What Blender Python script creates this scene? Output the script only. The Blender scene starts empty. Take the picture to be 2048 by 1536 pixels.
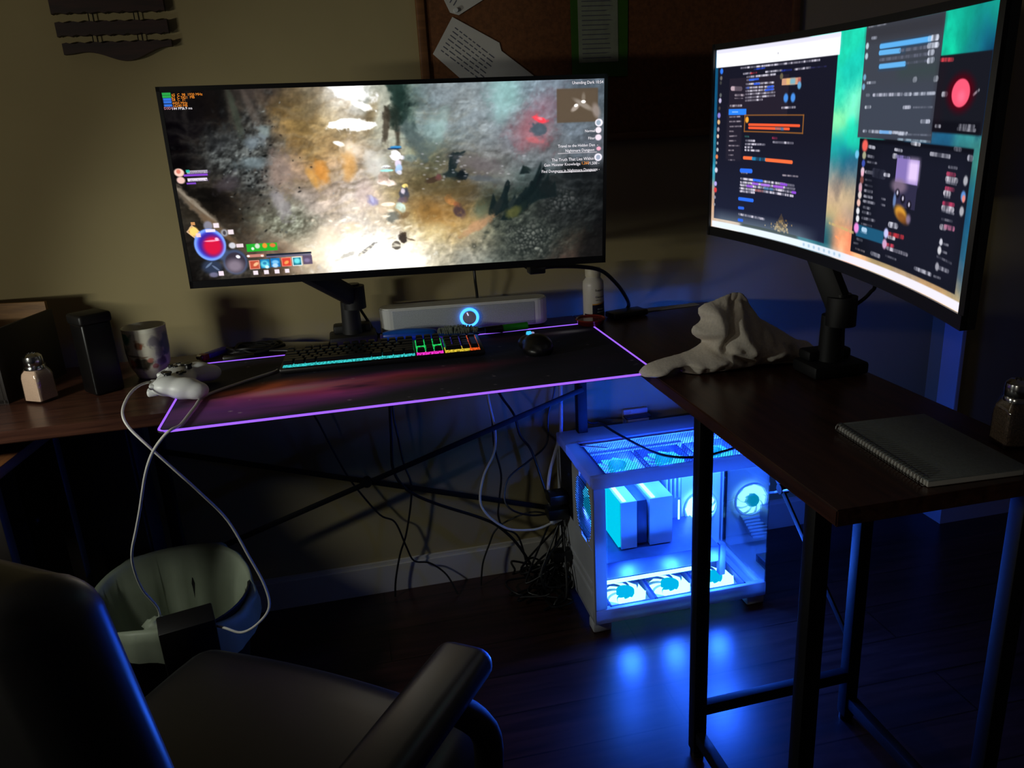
import bpy, bmesh, math, random
import numpy as np
from mathutils import Vector, Matrix

random.seed(7)
RNG = np.random.default_rng(11)
SC = bpy.context.scene
COL = SC.collection
R = math.radians

# ------------------------------------------------------------------ materials
def lin(c):
    return tuple(((v / 255) / 12.92 if v / 255 <= .04045 else ((v / 255 + .055) / 1.055) ** 2.4) for v in c)

def mat(name, col, rough=.5, metal=0., var=.12, scale=40., bump=0., spec=.5, coat=0.):
    """painted / moulded surface: a base colour with a little procedural mottling"""
    m = bpy.data.materials.new(name); m.use_nodes = True
    nt = m.node_tree; b = nt.nodes['Principled BSDF']
    tc = nt.nodes.new('ShaderNodeTexCoord'); nz = nt.nodes.new('ShaderNodeTexNoise')
    nz.inputs['Scale'].default_value = scale; nz.inputs['Detail'].default_value = 4
    nt.links.new(tc.outputs['Object'], nz.inputs['Vector'])
    rp = nt.nodes.new('ShaderNodeValToRGB')
    c = lin(col)
    rp.color_ramp.elements[0].position = .3; rp.color_ramp.elements[1].position = .7
    rp.color_ramp.elements[0].color = tuple(v * (1 - var) for v in c) + (1,)
    rp.color_ramp.elements[1].color = tuple(min(1, v * (1 + var)) for v in c) + (1,)
    nt.links.new(nz.outputs['Fac'], rp.inputs['Fac']); nt.links.new(rp.outputs['Color'], b.inputs['Base Color'])
    b.inputs['Roughness'].default_value = rough; b.inputs['Metallic'].default_value = metal
    b.inputs['Specular IOR Level'].default_value = spec
    b.inputs['Coat Weight'].default_value = coat; b.inputs['Coat Roughness'].default_value = .30
    if bump:
        bp = nt.nodes.new('ShaderNodeBump'); bp.inputs['Strength'].default_value = bump
        bp.inputs['Distance'].default_value = .002
        nt.links.new(nz.outputs['Fac'], bp.inputs['Height']); nt.links.new(bp.outputs['Normal'], b.inputs['Normal'])
    return m

def wood(name, dark, light, rough=.35, axis='X', scale=6.):
    m = bpy.data.materials.new(name); m.use_nodes = True
    nt = m.node_tree; b = nt.nodes['Principled BSDF']
    tc = nt.nodes.new('ShaderNodeTexCoord'); mp = nt.nodes.new('ShaderNodeMapping')
    mp.inputs['Scale'].default_value = (1, 12, 12) if axis == 'X' else (12, 1, 12)
    nz = nt.nodes.new('ShaderNodeTexNoise'); nz.inputs['Scale'].default_value = scale
    nz.inputs['Detail'].default_value = 8; nz.inputs['Distortion'].default_value = .6
    rp = nt.nodes.new('ShaderNodeValToRGB')
    rp.color_ramp.elements[0].position = .3; rp.color_ramp.elements[1].position = .75
    rp.color_ramp.elements[0].color = lin(dark) + (1,); rp.color_ramp.elements[1].color = lin(light) + (1,)
    nt.links.new(tc.outputs['Object'], mp.inputs['Vector']); nt.links.new(mp.outputs['Vector'], nz.inputs['Vector'])
    nt.links.new(nz.outputs['Fac'], rp.inputs['Fac']); nt.links.new(rp.outputs['Color'], b.inputs['Base Color'])
    b.inputs['Roughness'].default_value = rough
    return m

def floor_mat(name):
    """dark laminate boards running along X"""
    m = wood(name, (38, 22, 20), (70, 42, 36), .3, 'X', 4.)
    nt = m.node_tree; b = nt.nodes['Principled BSDF']
    tc = nt.nodes.new('ShaderNodeTexCoord'); br = nt.nodes.new('ShaderNodeTexBrick')
    br.inputs['Scale'].default_value = 1; br.inputs['Brick Width'].default_value = 1.2
    br.inputs['Row Height'].default_value = .13; br.inputs['Mortar Size'].default_value = .002
    br.inputs['Color1'].default_value = (1, 1, 1, 1); br.inputs['Color2'].default_value = (.8, .8, .8, 1)
    br.inputs['Mortar'].default_value = (.25, .25, .25, 1)
    mx = nt.nodes.new('ShaderNodeMix'); mx.data_type = 'RGBA'; mx.blend_type = 'MULTIPLY'; mx.inputs[0].default_value = 1
    src = b.inputs['Base Color'].links[0].from_socket
    nt.links.new(tc.outputs['Object'], br.inputs['Vector'])
    nt.links.new(src, mx.inputs[6]); nt.links.new(br.outputs['Color'], mx.inputs[7])
    nt.links.new(mx.outputs[2], b.inputs['Base Color'])
    return m

def glow(name, col, strength=1., raw=False, tex=False):
    m = bpy.data.materials.new(name); m.use_nodes = True
    nt = m.node_tree; nt.nodes.remove(nt.nodes['Principled BSDF'])
    e = nt.nodes.new('ShaderNodeEmission'); e.inputs['Color'].default_value = (tuple(col) if raw else lin(col)) + (1,)
    e.inputs['Strength'].default_value = strength
    if tex:      # light broken up by the switches it shines through
        tc = nt.nodes.new('ShaderNodeTexCoord'); nz = nt.nodes.new('ShaderNodeTexNoise'); nz.inputs['Scale'].default_value = 260; nz.inputs['Detail'].default_value = 2
        mr = nt.nodes.new('ShaderNodeMapRange'); mr.inputs['From Min'].default_value = .35; mr.inputs['From Max'].default_value = .62; mr.inputs['To Min'].default_value = .12 * strength; mr.inputs['To Max'].default_value = 1.25 * strength
        nt.links.new(tc.outputs['Object'], nz.inputs['Vector']); nt.links.new(nz.outputs['Fac'], mr.inputs['Value']); nt.links.new(mr.outputs['Result'], e.inputs['Strength'])
    nt.links.new(e.outputs['Emission'], nt.nodes['Material Output'].inputs['Surface'])
    return m

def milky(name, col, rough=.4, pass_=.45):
    """translucent white standing in for lens bloom; lets some light behind it through"""
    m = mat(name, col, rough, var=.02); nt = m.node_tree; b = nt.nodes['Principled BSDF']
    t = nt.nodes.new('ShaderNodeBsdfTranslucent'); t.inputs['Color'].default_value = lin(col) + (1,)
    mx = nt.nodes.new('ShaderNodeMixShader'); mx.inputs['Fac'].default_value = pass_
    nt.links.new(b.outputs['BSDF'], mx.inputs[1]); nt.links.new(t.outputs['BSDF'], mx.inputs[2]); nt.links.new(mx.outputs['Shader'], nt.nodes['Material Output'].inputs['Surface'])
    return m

def glass(name, tint=(1, 1, 1), refl=.06, rough=.02):
    """thin clear pane: mostly straight transmission plus a sharp surface reflection"""
    m = bpy.data.materials.new(name); m.use_nodes = True
    nt = m.node_tree; nt.nodes.remove(nt.nodes['Principled BSDF'])
    t = nt.nodes.new('ShaderNodeBsdfTransparent'); t.inputs['Color'].default_value = tuple(tint) + (1,)
    g = nt.nodes.new('ShaderNodeBsdfGlossy'); g.inputs['Roughness'].default_value = rough
    fr = nt.nodes.new('ShaderNodeFresnel'); fr.inputs['IOR'].default_value = 1.5
    ge = nt.nodes.new('ShaderNodeNewGeometry'); io = nt.nodes.new('ShaderNodeMapRange'); io.inputs['To Min'].default_value = 1.5; io.inputs['To Max'].default_value = 1 / 1.5
    nt.links.new(ge.outputs['Backfacing'], io.inputs['Value']); nt.links.new(io.outputs['Result'], fr.inputs['IOR'])
    ad = nt.nodes.new('ShaderNodeMath'); ad.operation = 'MULTIPLY_ADD'; ad.inputs[1].default_value = 1.; ad.inputs[2].default_value = refl - .04
    mx = nt.nodes.new('ShaderNodeMixShader')
    nt.links.new(fr.outputs['Fac'], ad.inputs[0]); nt.links.new(ad.outputs[0], mx.inputs['Fac'])
    nt.links.new(t.outputs['BSDF'], mx.inputs[1]); nt.links.new(g.outputs['BSDF'], mx.inputs[2])
    nt.links.new(mx.outputs['Shader'], nt.nodes['Material Output'].inputs['Surface'])
    return m

def printed(name, rough=.7, emit=False, strength=1.):
    """colours come from the mesh's own 'print' attribute (a printed or displayed picture)"""
    m = bpy.data.materials.new(name); m.use_nodes = True
    nt = m.node_tree; b = nt.nodes['Principled BSDF']
    a = nt.nodes.new('ShaderNodeAttribute'); a.attribute_name = 'print'
    if emit:
        nt.nodes.remove(b); e = nt.nodes.new('ShaderNodeEmission'); e.inputs['Strength'].default_value = strength
        nt.links.new(a.outputs['Color'], e.inputs['Color'])
        nt.links.new(e.outputs['Emission'], nt.nodes['Material Output'].inputs['Surface'])
    else:
        nt.links.new(a.outputs['Color'], b.inputs['Base Color']); b.inputs['Roughness'].default_value = rough
    return m

# ------------------------------------------------------------------ mesh builder
class MB:
    def __init__(self):
        self.bm = bmesh.new()
    def _merge(self, b, M=None):
        if M is not None: bmesh.ops.transform(b, matrix=M, verts=b.verts)
        me = bpy.data.meshes.new('t'); b.to_mesh(me); b.free(); self.bm.from_mesh(me); bpy.data.meshes.remove(me)
        return self
    def box(self, c, s, bev=0., seg=2, rot=None):
        b = bmesh.new(); bmesh.ops.create_cube(b, size=1)
        bmesh.ops.scale(b, vec=s, verts=b.verts)
        if bev: bmesh.ops.bevel(b, geom=b.edges[:] + b.verts[:], offset=min(bev, min(s) * .49), segments=seg, affect='EDGES', profile=.5)
        M = Matrix.Translation(c)
        if rot is not None: M = M @ rot
        return self._merge(b, M)
    def bx(self, x0, x1, y0, y1, z0, z1, bev=0., seg=2):
        return self.box(((x0 + x1) / 2, (y0 + y1) / 2, (z0 + z1) / 2), (x1 - x0, y1 - y0, z1 - z0), bev, seg)
    def cyl(self, p0, p1, r0, r1=None, n=16):
        p0, p1 = Vector(p0), Vector(p1); d = p1 - p0
        b = bmesh.new(); bmesh.ops.create_cone(b, cap_ends=True, segments=n, radius1=r0, radius2=r0 if r1 is None else r1, depth=d.length)
        return self._merge(b, Matrix.Translation((p0 + p1) / 2) @ d.to_track_quat('Z', 'Y').to_matrix().to_4x4())
    def bar(self, p0, p1, w, h, bev=0., up=(0, 0, 1)):
        """rectangular bar between two points; w across, h along 'up'"""
        p0, p1 = Vector(p0), Vector(p1); d = (p1 - p0); L = d.length; d.normalize()
        x = d.cross(Vector(up)); x = x.normalized() if x.length > 1e-4 else Vector((1, 0, 0)); z = x.cross(d)
        M = Matrix((x, d, z)).transposed().to_4x4()
        return self.box((p0 + p1) / 2, (w, L, h), bev, 2, M)
    def sphere(self, c, r, n=20):
        b = bmesh.new(); bmesh.ops.create_uvsphere(b, u_segments=n, v_segments=max(8, n // 2), radius=1)
        rr = r if isinstance(r, (tuple, list)) else (r, r, r)
        return self._merge(b, Matrix.Translation(c) @ Matrix.Diagonal((*rr, 1)))
    def lathe(self, prof, c=(0, 0, 0), n=28, sq=0.):
        """profile of (radius, z); sq>0 squares the section off"""
        b = bmesh.new(); rings = []
        for r, z in prof:
            ring = []
            for k in range(n):
                a = 2 * math.pi * k / n; ca, sa = math.cos(a), math.sin(a)
                f = 1.
                if sq: f = 1 / (abs(ca) ** sq + abs(sa) ** sq) ** (1 / sq)
                ring.append(b.verts.new((r * f * ca, r * f * sa, z)))
            rings.append(ring)
        for a_, b_ in zip(rings, rings[1:]):
            for k in range(n): b.faces.new((a_[k], a_[(k + 1) % n], b_[(k + 1) % n], b_[k]))
        if prof[0][0] > 1e-6: b.faces.new(list(reversed(rings[0])))
        if prof[-1][0] > 1e-6: b.faces.new(rings[-1])
        bmesh.ops.remove_doubles(b, verts=b.verts, dist=1e-6)
        return self._merge(b, Matrix.Translation(c))
    def tube(self, pts, r, n=8, sub=6, closed=False):
        P = [Vector(p) for p in pts]
        if sub > 1:
            Q = []
            m = len(P)
            for i in range(m if closed else m - 1):
                if closed: a, p, q, d = P[i - 1], P[i], P[(i + 1) % m], P[(i + 2) % m]
                else: a, p, q, d = P[max(i - 1, 0)], P[i], P[i + 1], P[min(i + 2, m - 1)]
                for k in range(sub):
                    t = k / sub
                    Q.append(.5 * ((2 * p) + (q - a) * t + (2 * a - 5 * p + 4 * q - d) * t * t + (3 * p - a - 3 * q + d) * t ** 3))
            if not closed: Q.append(P[-1])
            P = Q
        b = bmesh.new(); rings = []; m = len(P); nrm = None
        for i, p in enumerate(P):
            t = (P[(i + 1) % m] - P[i - 1]) if closed else (P[min(i + 1, m - 1)] - P[max(i - 1, 0)])
            t.normalize()
            if nrm is None:
                nrm = t.cross(Vector((0, 0, 1)))
                if nrm.length < 1e-3: nrm = t.cross(Vector((0, 1, 0)))
            nrm = (nrm - t * nrm.dot(t)).normalized(); bi = t.cross(nrm)
            rr = r(i / (m - 1)) if callable(r) else r
            rings.append([b.verts.new(p + rr * (math.cos(2 * math.pi * k / n) * nrm + math.sin(2 * math.pi * k / n) * bi)) for k in range(n)])
        for i in range(m if closed else m - 1):
            A, B = rings[i], rings[(i + 1) % m]
            for k in range(n): b.faces.new((A[k], A[(k + 1) % n], B[(k + 1) % n], B[k]))
        if not closed: b.faces.new(list(reversed(rings[0]))); b.faces.new(rings[-1])
        return self._merge(b)
    def prism(self, poly, z0, z1, M=None, bev=0.):
        b = bmesh.new(); f = b.faces.new([b.verts.new((x, y, z0)) for x, y in poly])
        r = bmesh.ops.extrude_face_region(b, geom=[f]); vs = [v for v in r['geom'] if isinstance(v, bmesh.types.BMVert)]
        bmesh.ops.translate(b, vec=(0, 0, z1 - z0), verts=vs)
        bmesh.ops.recalc_face_normals(b, faces=b.faces)
        if bev: bmesh.ops.bevel(b, geom=b.edges[:], offset=bev, segments=2, affect='EDGES')
        return self._merge(b, M)
    def quad(self, a, b_, c, d):
        vs = [self.bm.verts.new(p) for p in (a, b_, c, d)]; self.bm.faces.new(vs); return self
    def build(self, name, material, parent=None, smooth=True, ang=38, world=True):
        """ONE mesh object; coordinates are the room's when world, else the parent's own"""
        me = bpy.data.meshes.new(name)
        bmesh.ops.recalc_face_normals(self.bm, faces=self.bm.faces)
        self.bm.to_mesh(me); self.bm.free()
        me.materials.append(material)
        if smooth:
            me.polygons.foreach_set('use_smooth', [True] * len(me.polygons)); me.set_sharp_from_angle(angle=R(ang))
        o = bpy.data.objects.new(name, me); COL.objects.link(o)
        if parent is not None:
            o.parent = parent
            if world: me.transform(world_of(parent).inverted())
        return o

def world_of(o):
    M = Matrix.LocRotScale(o.location, o.rotation_euler, o.scale)
    return world_of(o.parent) @ M if o.parent else M

def thing(name, label, cat, loc=(0, 0, 0), rz=0., group=None):
    o = bpy.data.objects.new(name, None); COL.objects.link(o)
    o.location = loc; o.rotation_euler = (0, 0, rz); o.empty_display_size = .05
    return tag(o, label, cat, group)

def tag(o, label, cat, group=None, kind=None):
    o['label'] = label; o['category'] = cat
    if group: o['group'] = group
    if kind: o['kind'] = kind
    return o

def settle(o, p):
    """move the origin of a one-mesh thing to its base"""
    o.data.transform(Matrix.Translation(-Vector(p))); o.location = p; return o

def struct(name, mb, m):
    o = mb.build(name, m, None, smooth=False); o['kind'] = 'structure'; return o

# text turned into a flat mesh; coordinates in metres in its own x/y plane
def text_mesh(s, size, align='LEFT'):
    c = bpy.data.curves.new('t', 'FONT'); c.body = s; c.size = size; c.align_x = align; c.align_y = 'CENTER'; c.resolution_u = 2
    o = bpy.data.objects.new('t', c); COL.objects.link(o)
    dg = bpy.context.evaluated_depsgraph_get(); me = bpy.data.meshes.new_from_object(o.evaluated_get(dg))
    bpy.data.objects.remove(o); bpy.data.curves.remove(c)
    return me

# ------------------------------------------------------------------ picture painting (screens and prints), all in numpy
def s2l(a):
    a = np.clip(a, 0, None) / 255.
    return np.where(a <= .04045, a / 12.92, ((a + .055) / 1.055) ** 2.4)

def fbm(W, H, cell, oct=4, seed=0, sx=1., sy=1.):
    rng = np.random.default_rng(seed); out = np.zeros((H, W)); amp = 1.; tot = 0.
    for o in range(oct):
        cx, cy = cell * sx / 2 ** o, cell * sy / 2 ** o
        nx, ny = int(W / cx) + 3, int(H / cy) + 3
        g = rng.random((ny, nx))
        x = np.arange(W) / cx; y = np.arange(H) / cy
        xi, yi = x.astype(int), y.astype(int); fx, fy = x - xi, y - yi
        fx = fx * fx * (3 - 2 * fx); fy = (fy * fy * (3 - 2 * fy))[:, None]
        a = g[yi][:, xi]; b = g[yi][:, xi + 1]; c = g[yi + 1][:, xi]; d = g[yi + 1][:, xi + 1]
        out += amp * ((a * (1 - fx) + b * fx) * (1 - fy) + (c * (1 - fx) + d * fx) * fy); tot += amp; amp *= .55
    return out / tot * 2 - 1

class Canvas:
    def __init__(self, W, H):
        self.W, self.H = W, H; self.a = np.zeros((H, W, 3))
        self.X, self.Y = np.meshgrid(np.arange(W) + .5, np.arange(H) + .5)
    def base(self, pts, sig):
        num = np.zeros_like(self.a); den = np.zeros((self.H, self.W)) + 1e-9
        for x, y, *c in pts:
            w = np.exp(-((self.X - x) ** 2 + (self.Y - y) ** 2) / (2 * sig * sig)) + 1e-12
            num += w[..., None] * np.array(c); den += w
        self.a = num / den[..., None]
    def warp(self, dx, dy):
        xi = np.clip(np.round(self.X - .5 + dx), 0, self.W - 1).astype(int); yi = np.clip(np.round(self.Y - .5 + dy), 0, self.H - 1).astype(int)
        self.a = self.a[yi, xi]
    def mix(self, mask, col):
        self.a = self.a * (1 - mask[..., None]) + mask[..., None] * np.array(col, float)
    def ell(self, x, y, rx, ry, ang, col, al=1., soft=.3, rag=None):
        t = R(ang); dx, dy = self.X - x, self.Y - y
        u = (dx * math.cos(t) + dy * math.sin(t)) / rx; v = (-dx * math.sin(t) + dy * math.cos(t)) / ry
        d = np.sqrt(u * u + v * v)
        if rag is not None: d = d * (1 + rag)
        k = np.clip((1 + soft - d) / (2 * soft), 0, 1); self.mix(al * k * k * (3 - 2 * k), col)
    def bar(self, x, y, w, h, col, al=1., e=.8):
        k = np.clip((w / 2 - abs(self.X - x)) / e + .5, 0, 1) * np.clip((h / 2 - abs(self.Y - y)) / e + .5, 0, 1); self.mix(al * k, col)
    def rect(self, x0, y0, x1, y1, col, al=1., e=1.):
        self.bar((x0 + x1) / 2, (y0 + y1) / 2, x1 - x0, y1 - y0, col, al, e)
    def seg(self, x0, y0, x1, y1, th, col, al=1., brk=None):
        dx, dy = x1 - x0, y1 - y0; L2 = dx * dx + dy * dy + 1e-6
        t = np.clip(((self.X - x0) * dx + (self.Y - y0) * dy) / L2, 0, 1)
        d = np.hypot(self.X - x0 - t * dx, (self.Y - y0 - t * dy))
        k = np.clip((th / 2 - d) / 1.2 + .5, 0, 1)
        if brk is not None: k = k * brk
        self.mix(al * k, col)
    def poly(self, pts, col, al=1.):
        ins = np.zeros((self.H, self.W), bool); n = len(pts)
        for i in range(n):
            (x0, y0), (x1, y1) = pts[i], pts[(i + 1) % n]
            if y0 == y1: continue
            c = (self.Y > min(y0, y1)) & (self.Y <= max(y0, y1)); ins ^= c & (self.X < (self.Y - y0) * (x1 - x0) / (y1 - y0) + x0)
        self.mix(ins * al, col)
    def rubble(self, x0, y0, x1, y1, n, mask, lo, hi, seed):
        """packed stones: bright tops, dark joints"""
        x0, y0, x1, y1 = max(0, x0), max(0, y0), min(self.W, x1), min(self.H, y1)
        rng = np.random.default_rng(seed); px = rng.uniform(x0, x1, n); py = rng.uniform(y0, y1, n); br = rng.uniform(.5, 1, n)
        X, Y = self.X[y0:y1, x0:x1], self.Y[y0:y1, x0:x1]
        d = np.sqrt((X[..., None] - px) ** 2 + 1.3 * (Y[..., None] - py) ** 2); o = np.argsort(d, axis=2)[..., :2]
        d1 = np.take_along_axis(d, o[..., :1], 2)[..., 0]; d2 = np.take_along_axis(d, o[..., 1:2], 2)[..., 0]
        k = np.clip((d2 - d1) / 3.2, 0, 1); lit = np.clip(.75 - .07 * (Y - py[o[..., 0]]) - .03 * (X - px[o[..., 0]]), 0, 1.25)
        t = (k * lit * br[o[..., 0]])[..., None]; c = np.array(lo) * (1 - t) + np.array(hi) * t
        m = mask[y0:y1, x0:x1][..., None]; self.a[y0:y1, x0:x1] = self.a[y0:y1, x0:x1] * (1 - m) + c * m
    def rock(self, mask, cell, lo, hi, seed, gain=9., asp=1.):
        """knobbly ground: noise taken as height, lit from the upper left"""
        h = fbm(self.W, self.H, cell, 4, seed, asp, 1.); h = np.where(h > 0, h, h * .6)
        gy, gx = np.gradient(h * cell / 6); t = np.clip(.42 + gain * .11 * (-.5 * gx - .85 * gy) + .35 * h, 0, 1.15)
        t = (t * t * (3 - 2 * np.clip(t, 0, 1)))[..., None]; c = np.array(lo) * (1 - t) + np.array(hi) * t
        self.a = self.a * (1 - mask[..., None]) + c * mask[..., None]
    def relief(self, cell, gain, seed, dx, dy):
        """soft modelling of the whole picture"""
        h = fbm(self.W, self.H, cell, 5, seed); yi = np.clip(self.Y - .5 + dy, 0, self.H - 1).astype(int); xi = np.clip(self.X - .5 + dx, 0, self.W - 1).astype(int)
        h = h[yi, xi]; gy, gx = np.gradient(h * cell / 6); self.a *= (1 + np.clip(gain * (-.5 * gx - .85 * gy), -.55, .55))[..., None]
    def emask(self, x, y, rx, ry, ang=0., soft=.5, rag=None):
        t = R(ang); dx, dy = self.X - x, self.Y - y
        d = np.hypot((dx * math.cos(t) + dy * math.sin(t)) / rx, (-dx * math.sin(t) + dy * math.cos(t)) / ry)
        if rag is not None: d = d * (1 + rag)
        return np.clip((1 + soft - d) / (2 * soft), 0, 1)

def picture_mesh(name, cv, at, material, parent):
    """grid with one vertex per picture point; 'at(u, v)' gives its place"""
    W, H = cv.W, cv.H
    u, v = np.meshgrid(np.linspace(0, 1, W), np.linspace(0, 1, H)); P = at(u, v).reshape(-1, 3)
    me = bpy.data.meshes.new(name); me.vertices.add(W * H); me.vertices.foreach_set('co', P.astype(np.float32).ravel())
    i = np.arange(W * H).reshape(H, W); q = np.stack([i[:-1, :-1], i[1:, :-1], i[1:, 1:], i[:-1, 1:]], -1).reshape(-1, 4)
    n = len(q); me.loops.add(n * 4); me.loops.foreach_set('vertex_index', q.astype(np.int32).ravel())
    me.polygons.add(n); me.polygons.foreach_set('loop_start', (np.arange(n) * 4).astype(np.int32))
    me.update(calc_edges=True)
    ca = me.color_attributes.new('print', 'FLOAT_COLOR', 'POINT')
    rgba = np.ones((W * H, 4), np.float32); rgba[:, :3] = s2l(cv.a).reshape(-1, 3)
    ca.data.foreach_set('color', rgba.ravel())
    me.polygons.foreach_set('use_smooth', [True] * n)
    me.materials.append(material)
    o = bpy.data.objects.new(name, me); COL.objects.link(o); o.parent = parent
    return o

def nums(s): return [tuple(float(k) for k in t.split()) for t in s.split(';')]

# canvas points converted offline from image pixel positions on the two screens
GAME_BASE="8 6 10 8 8;73 8 15 12 12;139 10 30 28 25;186 12 70 62 60;234 13 95 85 70;283 15 125 115 95;322 16 190 185 175;361 17 255 255 255;391 18 245 245 240;421 19 120 120 110;446 20 40 70 65;481 21 110 125 125;542 22 125 135 140;624 25 135 145 150;676 26 140 175 175;729 28 125 140 150;782 30 110 120 130;869 32 90 100 110;11 43 8 6 8;86 46 10 8 12;114 47 18 16 16;133 47 45 45 40;172 49 75 65 60;220 50 110 90 55;268 52 135 115 75;318 54 170 155 125;357 55 200 195 185;397 56 170 165 150;433 57 50 60 50;458 58 90 115 110;509 60 125 140 145;560 62 140 150 155;623 64 145 155 160;675 66 150 170 175;728 67 135 135 145;880 73 90 100 105;14 81 8 6 10;89 84 20 18 18;123 85 40 38 35;157 86 75 72 68;195 88 115 100 85;244 89 140 115 70;294 91 150 130 95;343 93 170 150 110;384 95 180 170 150;424 96 120 125 110;455 97 140 160 150;506 99 120 135 135;558 101 130 145 150;621 104 140 150 155;685 106 135 135 145;738 108 120 105 112;825 111 110 120 130;880 113 100 105 115;7 119 8 6 8;84 122 25 22 20;122 123 50 50 45;151 125 80 85 80;181 126 125 115 105;220 127 145 125 110;269 129 150 125 80;319 132 170 140 100;370 134 210 185 160;411 135 190 195 185;452 137 140 145 125;504 139 110 115 95;545 141 105 110 100;587 143 120 120 115;641 145 135 135 135;705 147 125 130 135;770 150 120 125 130;881 155 105 110 118;10 158 10 8 8;78 161 35 32 30;126 163 60 62 58;165 165 110 105 100;205 166 150 135 125;245 168 165 140 120;285 170 175 140 95;325 172 195 180 170;366 174 205 195 185;418 176 190 180 165;459 178 140 125 95;501 180 105 100 70;554 182 85 80 60;607 184 95 90 80;661 187 120 122 118;704 189 70 80 80;759 191 40 48 50;825 194 20 24 26;881 197 12 14 16;13 197 25 22 20;52 199 15 12 10;101 201 25 20 18;150 204 70 65 60;190 206 120 115 110;230 208 150 145 140;280 210 190 175 165;342 213 215 205 200;393 216 210 195 180;445 218 170 155 120;488 220 120 100 65;530 222 90 75 50;583 225 105 85 55;637 228 60 70 60;703 231 50 65 60;769 234 60 65 65;825 237 30 34 36;882 240 12 13 15;26 238 60 55 45;65 240 30 25 20;115 243 40 34 28;155 245 120 125 110;195 247 150 155 140;235 249 170 160 150;296 252 210 195 180;358 255 240 225 205;421 259 230 210 180;463 261 190 170 120;517 264 170 130 70;570 267 150 120 75;614 269 115 110 85;669 272 75 80 65;746 276 70 75 70;803 279 40 42 40;882 283 16 16 18;30 279 30 25 22;79 282 50 42 35;129 285 70 60 50;179 288 120 105 90;230 290 200 185 160;282 293 240 230 215;344 297 255 255 255;407 300 255 250 240;460 303 215 205 175;514 307 200 180 130;568 310 190 165 115;623 313 140 135 115;678 316 95 100 90;746 320 70 72 68;814 324 45 40 35;883 327 20 20 20;23 320 30 28 26;73 323 45 45 42;123 326 75 65 55;184 330 105 85 70;246 334 190 175 150;298 337 250 245 235;350 340 255 255 255;425 345 255 252 240;468 347 255 245 225;522 351 190 185 165;588 355 150 150 140;655 359 110 115 108;722 363 75 78 72;791 367 60 50 45;883 373 30 28 28;17 357 25 22 20;88 361 60 55 50;159 366 80 65 55;221 370 130 115 95;262 373 200 190 170;304 375 255 255 255;368 380 255 255 255;454 385 255 250 235"
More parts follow.
